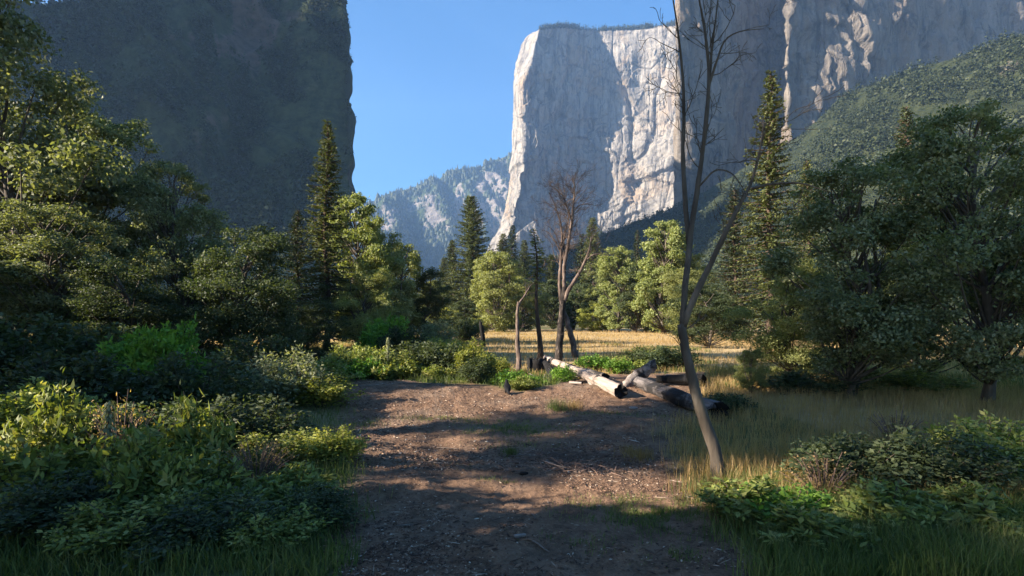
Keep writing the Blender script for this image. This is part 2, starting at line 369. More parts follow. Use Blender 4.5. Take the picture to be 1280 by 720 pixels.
# the great granite wall: nose, shaded recessed face, sunlit right wall
def build_wall():
    nv = 380; D = 1850.0
    yp = np.linspace(410, 30, nv)                                    # nominal picture row for each height
    L_ = np.interp(yp, [30, 34, 38, 44, 52, 75, 100, 170, 220, 265, 303, 410], [690, 676, 665, 657, 652, 645, 642, 642, 637, 628, 612, 585])
    R_ = np.interp(yp, [30, 40, 50, 62, 80, 100, 135, 170, 200, 220, 265, 303, 410], [674, 672, 669, 667, 662, 654, 653, 656, 654, 647, 640, 632, 615])
    C_ = np.interp(yp, [30, 80, 110, 150, 190, 240, 300, 410], [748, 738, 742, 737, 730, 742, 748, 755])
    def ctl(pxs, dep):
        pxs = pxs * np.ones(nv); dep = dep * np.ones(nv)
        ytop = np.interp(pxs[-1], [640, 665, 680, 700, 722, 750, 762, 790, 815, 842, 900], [46, 38, 35, 33, 35, 39, 41, 36, 33, 28, 24])
        f = (410 - yp) / 380.0
        ypx = 410 - f * (410 - ytop)
        z = CZ + (HZ - ypx) / F * dep
        return np.stack([(pxs - 640) / F * dep, dep, z], 1)
    low = np.interp(yp, [150, 300, 410], [0, 70, 130])               # foot of the wall comes forward
    c = [ctl(L_ + 45, 2500), ctl(L_ + 5, 1990), ctl(L_, 1875 - low), ctl(R_, 1800 - low), ctl((R_ + C_) / 2, 1850 - low), ctl(C_, 1913 - low * 0.5), ctl(C_ * 0.45 + 842 * 0.55, 1858 - low * 0.6), ctl(np.full(nv, 845.), 1790 - low), ctl(np.full(nv, 905.), 1760 - low)]
    Pg = expand(c, [10, 14, 40, 120, 110, 120, 120, 20])
    x, y, z = Pg[..., 0], Pg[..., 1], Pg[..., 2]
    n = gnormal(Pg)
    if n[250, 120, 1] > 0: n = -n
    d = 30 * fbm(x / 150, y / 150, z / 330, 11, 3) + 4 * fbm(x / 42, y / 42, z / 150, 12, 3)
    aa = (x * .8 + y * .6) + 12 * noise(z / 60, x / 80, 0 * z, 29); zz = z + 14 * noise(x / 50, y / 50, z / 80, 30)
    d = d + 8 * facets(aa / 75, zz / 170, 1, .7) + 5 * facets(aa / 30 + 7, zz / 62, 2, .8) + 2.4 * facets(aa / 13, zz / 22, 3, .8)
    d = d + 10 * np.abs(noise(x / 60 + z / 200, y / 60, z / 90, 14)) * sstep(500, 250, z)
    d = d - 14 * (1 - np.abs(noise(x / 75 + .3 * noise(x / 40, y / 40, z / 60, 17), y / 75, z / 330, 15))) ** 7 - 5 * (1 - np.abs(noise(x / 24, y / 24, z / 120, 16))) ** 8
    # overhang ledges low on the right wall
    d = d + 14 * sstep(0.15, 0.5, noise(x / 80, y / 80, z / 38 - x / 160, 19)) * sstep(650, 450, z) * (x > 260)
    e = np.clip((np.arange(Pg.shape[0])[:, None] - 20) / 90.0, 0, 1)
    tp = 1 - 0.65 * sstep(0.86, 0.98, np.linspace(0, 1, nv))[None, :]
    Pg = Pg + n * (d * (0.25 + 0.75 * e) * tp)[..., None]
    Pf = closeback(Pg, 420, 6)
    o = gridmesh('cliff', Pf, M['granite'])
    tag(o, 'huge pale granite cliff with a shaded recess and a sunlit right wall', kind='structure')
    return Pg
WALL = build_wall()

def build_slope(name, px, dep0, dep1, ytop, mat, lab, nu, nv, prof=1.0, amp=30, seed=1, sc=120, rockf=None, back=300, spur=0.0, wob=0.0):
    """a mountain side rising from a foot at depth dep0 to a crest at depth dep1, arrays over control px"""
    pc = np.linspace(px[0], px[-1], nu)
    d0 = np.interp(pc, px, dep0); d1 = np.interp(pc, px, dep1); yt = np.interp(pc, px, ytop)
    v = np.linspace(0, 1, nv)
    dep = d0[:, None] + (d1 - d0)[:, None] * (v[None, :] ** prof)
    zt = CZ + (HZ - yt) / F * d1
    z = -8 + (zt[:, None] + 8) * (v[None, :] ** 1.0)
    pcw = pc[:, None] + wob * (5 * noise(v * 7, 0 * v, 0 * v, 77) + 2.5 * noise(v * 25, 0 * v, 0 * v, 78) + np.interp(v, [0, .5, 1], [6, 0, -7]))[None, :] * sstep(px[-1] - 80, px[-1] - 4, pc)[:, None]
    x = (pcw - 640) / F * dep
    Pg = np.stack([x, dep, z], -1); n = gnormal(Pg)
    if n[nu // 2, nv // 2, 1] > 0: n = -n
    y = dep
    a = fbm(x / sc, y / sc, z / (sc * 1.4), seed, 5, 0.55)
    b = -np.abs(fbm((x + z * spur) / (sc * 0.6), y / (sc * 2.5), z / (sc * 4), seed + 5, 3))
    env = sstep(0, 0.12, v)[None, :] * (0.45 + 0.55 * sstep(1.0, 0.9, v)[None, :])
    if wob: env = env * (1 - .75 * sstep(nu - 60, nu - 12, np.arange(nu)))[:, None]
    Pg = Pg + n * (amp * (a * 0.8 + b * 1.1) * env)[..., None]
    Pg[..., 2] += amp * 0.10 * fbm(x / (sc * .3), y / (sc * .3), z / (sc * .3), seed + 9, 3) * sstep(0.8, 1, v)[None, :]
    n2 = gnormal(Pg)
    if n2[nu // 2, nv // 2, 1] > 0: n2 = -n2
    V = np.broadcast_to(v[None, :], x.shape)
    rock = rockf(pc[:, None] + 0 * x, V, x, y, z) if rockf else 0.2 * np.ones_like(x)
    rock = np.clip(rock + (1 - np.clip(n2[..., 2] * 1.6, 0, 1)) * 0.10, 0, 1)
    Pf = closeback(Pg, back, 4); rk = np.concatenate([rock, np.zeros((nu, 3))], 1)
    o = gridmesh(name, Pf, mat, rk)
    tag(o, lab, kind='structure')
    return Pg, rock

def far_rock(px, v, x, y, z):
    base = 0.05 + 0.5 * sstep(0.45, 0.62, v) * sstep(0.93, 0.8, v) * (0.5 + noise(x / 130, y / 130, z / 300, 3))
    for cx, cv, wx, wv, s in ((605, 0.80, 9, .16, .8), (574, 0.72, 5, .13, .8), (538, 0.62, 8, .12, .8), (628, .8, 9, .25, .7), (555, .55, 6, .06, .4)):
        base = base + s * np.exp(-((px - cx) / wx) ** 2 - ((v - cv) / wv) ** 2)
    return base
FARM = build_slope('mountain', [300, 440, 470, 520, 560, 600, 606, 622, 650, 720], [2300] * 3 + [2500, 2600, 2700, 2700, 2750, 2800, 2900],
                   [3000, 3000, 3050, 3200, 3300, 3350, 3350, 3400, 3450, 3600], [278, 258, 247, 232, 215, 206, 200, 194, 190, 186], M['slope_far'],
                   'distant hazy blue mountain ridge with wooded lower slopes and pale rock scars', 330, 150, 1.1, 75, 21, 300, far_rock, 350, 0.5)
def gully(px, z, s=1.0):
    return sstep(.62, .9, 1 - np.abs(noise(px / 34 + z / 85 + .5 * noise(px / 60, z / 60, 0 * z, 71), z / 260, 0 * z, 72)))
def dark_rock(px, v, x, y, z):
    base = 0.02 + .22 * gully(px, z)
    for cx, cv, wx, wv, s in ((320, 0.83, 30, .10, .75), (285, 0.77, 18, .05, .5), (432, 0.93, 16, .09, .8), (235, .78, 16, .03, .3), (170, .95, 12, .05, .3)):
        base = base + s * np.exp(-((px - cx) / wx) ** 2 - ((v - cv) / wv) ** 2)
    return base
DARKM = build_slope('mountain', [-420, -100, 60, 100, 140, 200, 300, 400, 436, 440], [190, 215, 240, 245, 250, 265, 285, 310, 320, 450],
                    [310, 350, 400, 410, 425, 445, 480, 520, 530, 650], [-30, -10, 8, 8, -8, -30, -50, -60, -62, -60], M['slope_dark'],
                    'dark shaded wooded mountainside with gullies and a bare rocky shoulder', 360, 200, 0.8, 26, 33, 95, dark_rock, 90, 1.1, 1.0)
# shaded buttress beside the great wall, then the dim tan cliff above the talus
def build_buttress():
    nv = 150
    def ctl(px, dep, yt, pxb=None):
        v = np.linspace(0, 1, nv); p = np.interp(v, [0, 1], [pxb if pxb else px, px])
        zt = CZ + (HZ - yt) / F * dep; dd = dep - (1 - v) * 60
        return np.stack([(p - 640) / F * dd, dd, -8 + (zt + 8) * v], 1)
    c = [ctl(862, 1020, -50), ctl(846, 800, -55, 848), ctl(905, 860, -70), ctl(984, 985, -70, 976), ctl(986, 830, -80, 978), ctl(1100, 890, -90), ctl(1290, 1035, -90), ctl(1480, 1290, -80)]
    Pg = expand(c, [16, 60, 70, 16, 90, 100, 60])
    x, y, z = Pg[..., 0], Pg[..., 1], Pg[..., 2]; n = gnormal(Pg)
    if n[110, 70, 1] > 0: n = -n
    d = 9 * fbm(x / 72, y / 72, z / 180, 41, 3) + 5 * facets((x * .8 + y * .6) / 40, z / 80, 4, .7) + 2.5 * facets((x * .8 + y * .6) / 15, z / 28, 5, .8) + 1.5 * fbm(x / 21, y / 21, z / 66, 42, 4) + 6 * sstep(0.1, 0.5, noise(x / 54, y / 54, z / 27 + x / 84, 43)) * (x > 390)
    d = d - 5 * (1 - np.abs(noise(x / 30, y / 30, z / 150, 44))) ** 6
    Pg = Pg + n * (d * sstep(0, 25, np.arange(Pg.shape[0]))[:, None])[..., None]
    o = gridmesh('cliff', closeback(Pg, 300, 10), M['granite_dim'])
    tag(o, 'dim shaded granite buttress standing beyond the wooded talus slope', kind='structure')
build_buttress()
HILL = build_slope('hill', [600, 700, 735, 760, 800, 842, 900, 985, 1050, 1150, 1280, 1500], [420, 372, 336, 312, 288, 270, 252, 240, 228, 216, 204, 198],
                   [936, 900, 870, 852, 822, 780, 720, 690, 630, 570, 510, 468], [330, 318, 298, 289, 272, 259, 228, 176, 122, 84, 38, -20], M['slope_hill'],
                   'wooded talus slope below the granite cliffs', 380, 170, 1.0, 8, 51, 55,
                   lambda px, v, x, y, z: 0.05 + 0.6 * np.exp(-((px - 836) / 8) ** 2 - ((v - .93) / .06) ** 2) + .5 * np.exp(-((px - 1262) / 22) ** 2 - ((v - .78) / .05) ** 2), 200)
# high ridge added outside the picture to keep the sun off the dark mountainside
def build_shade_ridge():
    yy = np.linspace(-270, 1250, 60); v = np.linspace(0, 1, 30)
    Y, V = np.meshgrid(yy, v, indexing='ij')
    top = 1330 * (0.86 + 0.14 * noise(yy / 180, 0 * yy, 0 * yy, 9))[:, None] * np.minimum(1, (yy + 270) / 60 + 0.2)[:, None]
    X = -1450 - 650 * V + 30 * fbm(Y / 120, V * 6, 0 * V, 61, 3)
    Pg = np.stack([X, Y, -8 + top * V], -1)
    b = Pg[:, -1].copy(); b[:, 0] -= 350; b[:, 2] = -30
    o = gridmesh('mountain', np.concatenate([Pg, b[:, None]], 1), M['slope_dark'], np.zeros(60 * 31))
    tag(o, 'added unseen ridge that shades the wooded mountainside', kind='structure')
build_shade_ridge()

def far_forest(name, Pg, n, hmin, hmax, label, seed, keep=None, mat='forest', vmin=0.0, tiers=2, rnd=0.45, cards=16):
    """many small tree crowns standing on a mountain side"""
    rng = np.random.default_rng(seed)
    nu, nv, _ = Pg.shape
    u = rng.uniform(0, nu - 1.01, n * 3); v = rng.uniform(vmin * (nv - 1), nv - 1.01, n * 3)
    iu, iv = u.astype(int), v.astype(int); fu, fv = (u - iu)[:, None], (v - iv)[:, None]
    p = Pg[iu, iv] * (1 - fu) * (1 - fv) + Pg[iu + 1, iv] * fu * (1 - fv) + Pg[iu, iv + 1] * (1 - fu) * fv + Pg[iu + 1, iv + 1] * fu * fv
    m = np.ones(len(p), bool)
    if keep is not None: m &= rng.uniform(size=len(p)) < keep(u / (nu - 1), v / (nv - 1), p)
    p = p[m][:n]; n = len(p)
    h = rng.uniform(hmin, hmax, n) * rng.choice([1, .55, .75, 1.3], n); w = h * rng.uniform(0.17, 0.34, n)
    round_ = rng.uniform(size=n) < rnd
    mb = MB(); S = 6; th = np.arange(S) / S * 2 * np.pi
    def rings(pp, hh, ww, levels):
        # closed crown: rings of jittered points up to a tip
        m = len(pp); a0 = rng.uniform(0, 6, m)[:, None]; V = []
        for zf, wf in levels:
            a = th[None] + a0 + rng.normal(0, .12, (m, S)); rr = (ww * wf)[:, None] * rng.uniform(0.7, 1.3, (m, S)); zz = zf * hh[:, None] + rng.uniform(-.05, .05, (m, S)) * hh[:, None]
            V.append(np.stack([pp[:, 0:1] + rr * np.cos(a), pp[:, 1:2] + rr * np.sin(a), pp[:, 2:3] + zz], -1))
        tip = pp + np.stack([0 * hh, 0 * hh, hh], 1) + rng.normal(0, 0.03, (m, 3)) * hh[:, None]
        K = len(levels); vv = np.concatenate(V + [tip[:, None]], 1); st = np.arange(m)[:, None] * (S * K + 1); jj = np.arange(S)[None]; kk = (jj + 1) % S
        q = [np.stack([st + l * S + jj, st + l * S + kk, st + l * S + S + kk, st + l * S + S + jj], -1).reshape(-1, 4) for l in range(K - 1)]
        mb.add(vv.reshape(-1, 3), np.concatenate(q), np.stack([st + (K - 1) * S + jj, st + (K - 1) * S + kk, st + K * S + 0 * jj], -1).reshape(-1, 3))
    if tiers == 2:
        K = cards; ci = np.repeat(np.arange(n), K); t = rng.uniform(0, 1, n * K) ** 1.25
        prof = np.where(round_[ci], np.sqrt(np.clip(1 - (1.7 * t - .7) ** 2, .02, 1)) * 1.25, (1 - t) * (0.75 + .5 * rng.uniform(size=n * K)))
        a = rng.uniform(0, 6.283, n * K); r = w[ci] * prof * rng.uniform(.35, 1.1, n * K)
        hh = h * np.where(round_, .72, 1.0)
        c = p[ci] + np.stack([r * np.cos(a), r * np.sin(a), (t * .97 + .02) * hh[ci]], 1)
        nr = np.stack([np.cos(a) * .8, np.sin(a) * .8, .7 + 0 * a], 1) + rng.normal(0, .45, (n * K, 3))
        sz = w[ci] * rng.uniform(.35, .8, n * K) * np.where(round_[ci], .95, .35 + .75 * (1 - t))
        leaves(mb, c, nr, sz * 1.5, sz, rng, None, .5)
    else:
        c = ~round_
        rings(p[c], h[c], w[c], [(-.1, 1), (.5, .5)]); rings(p[round_], h[round_] * .75, w[round_] * 1.3, [(-.1, .9), (.5, .9)])
    o = mb.obj(name, M[mat]); tag(o, label, 'forest', kind='stuff')

far_forest('forest', FARM[0], 9000, 16, 34, 'trees thinly covering the distant hazy ridge', 5, lambda u, v, p: np.where(v < .6, .9, np.where(v > .93, 1.0, .25)), 'forest', 0.1, 1)
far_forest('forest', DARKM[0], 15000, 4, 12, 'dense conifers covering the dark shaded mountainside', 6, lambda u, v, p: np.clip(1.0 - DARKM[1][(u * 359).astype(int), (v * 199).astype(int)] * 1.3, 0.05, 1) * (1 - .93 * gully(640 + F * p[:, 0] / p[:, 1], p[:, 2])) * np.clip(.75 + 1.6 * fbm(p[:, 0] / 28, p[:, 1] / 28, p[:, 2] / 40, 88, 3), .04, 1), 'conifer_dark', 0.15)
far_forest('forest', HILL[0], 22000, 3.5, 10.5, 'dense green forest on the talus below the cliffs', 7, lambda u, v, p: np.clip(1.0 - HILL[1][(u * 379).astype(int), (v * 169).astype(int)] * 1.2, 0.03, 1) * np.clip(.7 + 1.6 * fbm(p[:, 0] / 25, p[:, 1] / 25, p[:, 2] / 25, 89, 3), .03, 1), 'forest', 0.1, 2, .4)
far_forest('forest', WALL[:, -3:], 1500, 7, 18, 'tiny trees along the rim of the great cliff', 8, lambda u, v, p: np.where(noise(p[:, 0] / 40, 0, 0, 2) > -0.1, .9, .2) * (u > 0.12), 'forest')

# ------------------------------------------------------------------ trees
def profile_round(t): return np.sqrt(np.clip(1 - (2 * t - 0.92) ** 2, 0.04, 1))
def profile_tall(t): return np.clip(np.sin(np.pi * (0.12 + 0.84 * t)), 0.12, 1) ** 0.7
def profile_loose(t): return 0.55 + 0.45 * np.sin(t * 9)

def broadleaf(seed, h, w, nleaf, lsize, mat, bark='bark', base=0.12, prof=profile_tall, nc=70, cr=0.13, lean=0.05, tr=None, stems=1, droop=0.0, aspect=1.7):
    rng = np.random.default_rng(seed)
    tb = MB(); lb = MB(); tr = tr or h * 0.017
    bend = rng.normal(0, lean * h, 2)
    def axis(t): return np.stack([bend[0] * t ** 2 + 0.03 * h * np.sin(t * 7 + seed), bend[1] * t ** 2 + 0.03 * h * np.cos(t * 6 + seed), t * h], -1)
    for s in range(stems):
        off = rng.normal(0, w * 0.10, 3) * (stems > 1); off[2] = 0
        t = np.linspace(0, 0.86, 10); p = axis(t) + off * (0.3 + 1.6 * t)[:, None]
        p[0, 2] = -0.15
        tube(tb, p, tr * (1 - 0.8 * t) * (0.75 if stems > 1 else 1) * np.where(t < 0.02, 1.5, 1), 8, True, 0.12, rng)
    t = base + (1 - base) * rng.uniform(0, 1, nc) ** 0.9 * 0.95
    a = rng.uniform(0, 2 * np.pi, nc) ; sect = 1 + 0.28 * np.sin(a * 2 + seed) + 0.15 * np.sin(a * 3 + t * 8)
    tt = (t - base) / (1 - base)
    rr = w / 2 * prof(tt) * sect * rng.uniform(0.25, 1.0, nc) ** 0.6
    c = axis(t) + np.stack([rr * np.cos(a), rr * np.sin(a), 0 * a], 1)
    crr = w * cr * rng.uniform(0.55, 1.35, nc) * (0.6 + 0.5 * prof(tt))
    for i in range(nc):
        t0 = max(base * 0.6, t[i] - 0.10 - rr[i] / h * 0.7); s0 = axis(np.array([t0]))[0]
        k = np.linspace(0, 1, 6)[:, None]; mid = (s0 + c[i]) / 2 + np.array([0, 0, -0.10 * rr[i]]) + rng.normal(0, .03 * w, 3)
        p = (1 - k) ** 2 * s0 + 2 * k * (1 - k) * mid + k ** 2 * c[i]
        tube(tb, p, np.linspace(tr * 0.35, tr * 0.07, 6), 4, False)
    wt = crr ** 2; cnt = (nleaf * wt / wt.sum()).astype(int)
    ci = np.repeat(np.arange(nc), cnt); n = len(ci)
    dv = unit(rng.normal(size=(n, 3))); rad = rng.uniform(0, 1, n) ** 0.45 * np.where(rng.uniform(size=n) < .12, 1.35, 1.0)
    # small sprigs inside the clump give a ragged edge
    spr = unit(rng.normal(size=(nc * 9, 3))); si = ci * 9 + rng.integers(0, 9, n)
    dv = unit(dv * 0.62 + spr[si])
    off = dv * (rad * crr[ci])[:, None] * np.array([1.15, 1.15, 0.72]); off[:, 2] -= droop * crr[ci] * rad * 0.8
    pos = c[ci] + off
    pos[:, 2] = np.maximum(pos[:, 2], 0.05)
    nr = dv * 0.6 + rng.normal(size=(n, 3)) * 0.8 + np.array([0, 0, 0.55])
    sz = lsize * rng.uniform(0.6, 1.35, n)
    dirv = None
    if droop: dirv = np.array([0, 0, -1.0]) + rng.normal(0, .45, (n, 3))
    leaves(lb, pos, nr, sz * aspect, sz, rng, dirv)
    return tb.mesh('trunk', M[bark], True), lb.mesh('crown', M[mat])

def conifer(seed, h, w, mat, nk=1.0, clear=0.06, lean=0.0, bark='bark_pine', power=0.85, lsize=0.2, ragged=0.3, droop=0.25):
    rng = np.random.default_rng(seed); tb = MB(); lb = MB()
    tr = (h * 0.013 + 0.02) * (0.62 if h > 28 else 1)
    t = np.linspace(0, 1, 12); ax = lambda q: np.stack([lean * h * q ** 1.5 + 0.008 * h * np.sin(q * 9 + seed), 0.006 * h * np.cos(q * 8), q * h], -1)
    p = ax(t); p[0, 2] = -0.2
    tube(tb, p, tr * (1 - 0.93 * t) * np.where(t < .02, 1.4, 1), 8, True, 0.1, rng)
    nb = int(150 * nk)
    C = []; NR = []; LN = []; WD = []; DR = []
    for i in range(nb):
        q = clear + (1 - clear) * (i + rng.uniform()) / nb; q = min(q, 0.99)
        L = w / 2 * (1 - q) ** power * rng.uniform(1 - ragged, 1 + ragged * .5) + w * 0.02
        if q < clear + 0.1: L *= rng.uniform(0.4, 1)
        a = i * 2.4 + rng.normal(0, .4)
        up = 0.35 * q + rng.normal(0, .06) - droop * (1 - q)
        d = np.array([math.cos(a), math.sin(a), up]); s0 = ax(np.array([q]))[0]
        k = np.linspace(0, 1, 5)[:, None]
        bp = s0 + d * L * k + np.array([0, 0, -1]) * (droop * 0.5 * L * k ** 2) + np.array([0, 0, 1]) * (0.16 * L * k ** 3)
        tube(tb, bp, np.linspace(tr * 0.22, tr * .04, 5), 3, False)
        ns = max(3, int(L / lsize * 5.2)); kk = rng.uniform(0.10, 1.04, ns)
        c = s0 + d * L * kk[:, None] + np.array([0, 0, -1]) * (droop * 0.5 * L * kk[:, None] ** 2) + np.array([0, 0, 1]) * (0.16 * L * kk[:, None] ** 3)
        side = np.array([-math.sin(a), math.cos(a), 0]); sd = rng.choice([-1, 1], ns)[:, None]
        dr = side * sd * rng.uniform(.2, 1.0, (ns, 1)) + d * rng.uniform(.3, 1, (ns, 1)) + np.array([0, 0, -.25]) + rng.normal(0, .22, (ns, 3))
        lnn = lsize * rng.uniform(.8, 2.0, ns) * (0.55 + 0.6 * (1 - kk))
        C.append(c + unit(dr) * lnn[:, None] * .5 + rng.normal(0, lsize * .18, (ns, 3))); DR.append(dr)
        NR.append(np.array([0, 0, 1.0]) + rng.normal(0, .5, (ns, 3))); LN.append(lnn); WD.append(lsize * rng.uniform(.3, .6, ns))
    leaves(lb, np.concatenate(C), np.concatenate(NR), np.concatenate(LN), np.concatenate(WD), rng, np.concatenate(DR))
    return tb.mesh('trunk', M[bark], True), lb.mesh('crown', M[mat])

PROTO = {}
def tree(key, px, d, top, label, cat, group=None, wk=1.0, rz=0.0, name=None, x=None, topz=None, frame=True):
    """stand a copy of prototype key with its top at picture row top when seen from the camera"""
    (tm, cm), ph, nm = PROTO[key]
    if x is None: x, y = gp(px, d)
    else: y = d
    z = Hs(x, y)
    h = (topz if topz is not None else CZ + (HZ - top) / F * d) - z
    s = h / ph
    e = empty(name or nm, label, cat, group, (x, y, z), rz, (s * wk, s * wk, s))
    for n, m in (('trunk', tm), ('crown', cm)):
        o = bpy.data.objects.new(n, m); COL.objects.link(o); o.parent = e
    return e
def proto(key, gen, h, nm): PROTO[key] = (gen, h, nm)

# near, fine leaved
proto('cw1', broadleaf(1, 8, 5.0, 56000, 0.058, 'cotton', base=0.12, nc=110, cr=0.10), 8.3, 'cottonwood_tree')
proto('cw2', broadleaf(2, 7, 4.2, 48000, 0.056, 'cotton', base=0.10, nc=100, cr=0.11, stems=2), 7.3, 'cottonwood_tree')
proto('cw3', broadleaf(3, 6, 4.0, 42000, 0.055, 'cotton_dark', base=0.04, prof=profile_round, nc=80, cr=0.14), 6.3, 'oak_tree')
proto('cw4', broadleaf(4, 7, 4.6, 50000, 0.056, 'willow', base=0.08, nc=80, cr=0.13, stems=2), 7.3, 'willow_tree')
# far, coarser leaves
proto('fw1', broadleaf(11, 13, 8.5, 36000, 0.15, 'willow', base=0.03, prof=profile_round, nc=130, cr=0.105, stems=2, droop=0.4), 13.5, 'willow_tree')
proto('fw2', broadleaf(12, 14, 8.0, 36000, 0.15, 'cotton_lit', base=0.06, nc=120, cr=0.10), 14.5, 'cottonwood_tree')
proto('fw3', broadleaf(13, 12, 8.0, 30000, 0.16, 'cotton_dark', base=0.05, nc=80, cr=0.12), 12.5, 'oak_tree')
proto('fw4', broadleaf(14, 11, 8.5, 12000, 0.24, 'yellow', base=0.04, prof=profile_round, nc=70, cr=0.13), 11.5, 'willow_tree')
proto('cf1', conifer(21, 26, 12.5, 'conifer', 3.2, 0.08, lsize=0.42, power=0.62, ragged=.38), 26, 'pine_tree')
proto('cf2', conifer(22, 20, 9.6, 'conifer', 2.2, 0.05, lsize=0.42, power=0.7, ragged=.35), 20, 'pine_tree')
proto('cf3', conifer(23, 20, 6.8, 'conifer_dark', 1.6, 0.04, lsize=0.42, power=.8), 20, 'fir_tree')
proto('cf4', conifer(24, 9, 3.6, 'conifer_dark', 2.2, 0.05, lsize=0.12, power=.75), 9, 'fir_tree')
proto('cf5', conifer(25, 9, 3.3, 'conifer', 2.2, 0.06, lsize=0.12, power=.8), 9, 'pine_tree')
proto('thin', conifer(26, 5, 1.15, 'willow', 0.42, 0.58, lean=-0.03, lsize=0.085, power=.5, ragged=.6, droop=.35), 5.0, 'pine_tree')

GF = 'trees beyond the meadow'
# --- centre, beyond the meadow
tree('cf1', 590, 110, 245, 'tallest dark conifer beyond the meadow, sky and hazy ridge behind its top', 'conifer', GF)
tree('cf2', 566, 112, 300, 'olive conifer touching the left side of the tallest conifer', 'conifer', GF, 0.9, 1.0)
tree('cf2', 555, 120, 322, 'short sunlit conifer on the outer left of the tall conifer group', 'conifer', GF, 1.0, 2.2)
tree('cf3', 606, 140, 330, 'conifer half hidden between the tallest conifer and the olive willow', 'conifer', GF)
tree('cf3', 641, 125, 281, 'slim conifer rising behind the olive willow', 'conifer', GF, 1.0, 0.6)
tree('cf2', 655, 140, 300, 'conifer in the gap behind the slender burnt pine', 'conifer', GF, 0.8, 3.0)
tree('cf2', 741, 125, 272, 'pointed conifer just right of the bare tree crown', 'conifer', GF, 0.85, 1.3)
tree('cf3', 727, 130, 292, 'lower conifer right behind the bare tree fork', 'conifer', GF, 1.1, 0.2)
tree('cf3', 797, 120, 287, 'narrow dark conifer spire between two pale green trees', 'conifer', GF, 0.8, 0.9)
tree('cf2', 690, 140, 318, 'conifer seen through the bare tree stems', 'conifer', GF, 1.1, 0.5)
tree('cf2', 629, 100, 292, 'olive conifer just behind the broad willow top', 'conifer', GF, 0.9, 1.7)
tree('fw1', 622, 80, 304, 'broad olive willow at the back edge of the meadow', 'tree', GF, 1.15)
tree('fw1', 652, 88, 340, 'grey green willow behind the slender burnt pine', 'tree', GF, 1.2, 2.0)
tree('fw2', 775, 76, 303, 'pale green cottonwood lit on its left half', 'tree', GF, 1.0, 1.0)
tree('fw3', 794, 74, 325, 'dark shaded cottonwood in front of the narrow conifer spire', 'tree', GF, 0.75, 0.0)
tree('fw2', 828, 70, 270, 'tall pale green cottonwood with its crown against the talus', 'tree', GF, 0.95, 3.0)
tree('fw1', 815, 78, 345, 'lower willow filling in under the tall pale cottonwood', 'tree', GF, 0.9, 4.0)
tree('fw4', 741, 80, 377, 'small yellow green willow at the meadow edge beside dark shade', 'tree', GF, 1.3, 0.3)
tree('fw2', 757, 90, 318, 'pale green tree filling the gap right of the pointed conifer', 'tree', GF, 1.0, 2.3)
tree('fw1', 845, 72, 300, 'olive willow right of the tall pale cottonwood', 'tree', GF, 1.0, 1.1)
tree('fw1', 540, 95, 345, 'olive tree between the dark round tree and the conifer group', 'tree', GF, 1.0, 3.3)
tree('fw3', 718, 92, 350, 'dark tree behind the leaning dead trunk', 'tree', GF, 1.3, 1.0)
tree('fw3', 693, 98, 345, 'dark tree directly behind the bare tree trunk', 'tree', GF, 1.2, 2.6)
tree('fw3', 577, 66, 373, 'round dark bushy tree under the tall conifers', 'tree', GF, 1.2, 2.2)
tree('fw4', 598, 86, 376, 'low yellowish willow beside the round dark bushy tree', 'tree', GF, 1.3, 1.2)
tree('fw4', 562, 80, 382, 'low olive willow left of the round dark bushy tree', 'tree', GF, 1.3, 5.2)
# --- left of the clearing
GL = 'trees left of the clearing'
tree('fw2', 449, 36, 234, 'loose crowned cottonwood standing against the blue ridge, tallest by the clearing', 'tree', GL, 0.85, 0.7)
tree('cw2', 478, 37, 280, 'greyish cottonwood right of the tallest clearing cottonwood', 'tree', GL, 0.95, 1.9)
tree('fw2', 499, 40, 298, 'cottonwood with a crown leaning out towards the meadow', 'tree', GL, 0.85, 4.0)
tree('cw3', 532, 42, 330, 'dark round tree at the end of the left thicket by the meadow', 'tree', GL, 0.95, 0.0)
tree('cw4', 458, 30, 330, 'leafy young cottonwood low in front of the tallest clearing cottonwood', 'tree', GL, 1.2, 3.3)
tree('cw3', 500, 46, 352, 'dark low tree between the leaning cottonwood and the dark round tree', 'tree', GL, 1.4, 3.0)
tree('cw1', 5, 19, -60, 'tallest shaded tree at the picture edge with its top cut off', 'tree', GL, 0.9, 2.0)
tree('cw2', 118, 22, 122, 'tall grey green tree second in from the picture edge', 'tree', GL, 0.95, 0.3)
tree('cw1', 222, 21, 186, 'shaded cottonwood with a full crown in front of the dark mountainside', 'tree', GL, 0.85, 1.1)
tree('cw3', 303, 17, 266, 'dark dense round tree in the thicket left of the clearing', 'tree', GL, 1.1, 2.4)
tree('cf5', 408, 30, 150, 'tall narrow pine against the end of the dark mountain', 'conifer', GL, 0.95, 0.4)
tree('cf4', 372, 34, 262, 'short dark fir left of the tall narrow pine', 'conifer', GL, 1.1, 1.4)
tree('cf5', 437, 44, 296, 'pine tucked behind the tallest clearing cottonwood', 'conifer', GL, 1.1, 2.0)
tree('cw2', 60, 16, 245, 'leafy shaded tree low in front of the tallest edge tree', 'tree', GL, 1.3, 4.4)
tree('cw3', 165, 15, 318, 'dark bushy tree low between the two grey green trees', 'tree', GL, 1.3, 5.5)
tree('cw3', 385, 20, 372, 'low dark tree at the foot of the tall narrow pine', 'tree', GL, 1.3, 0.8)
tree('cw3', 245, 24, 330, 'dark tree filling the thicket behind the dense round tree', 'tree', GL, 1.4, 1.9)
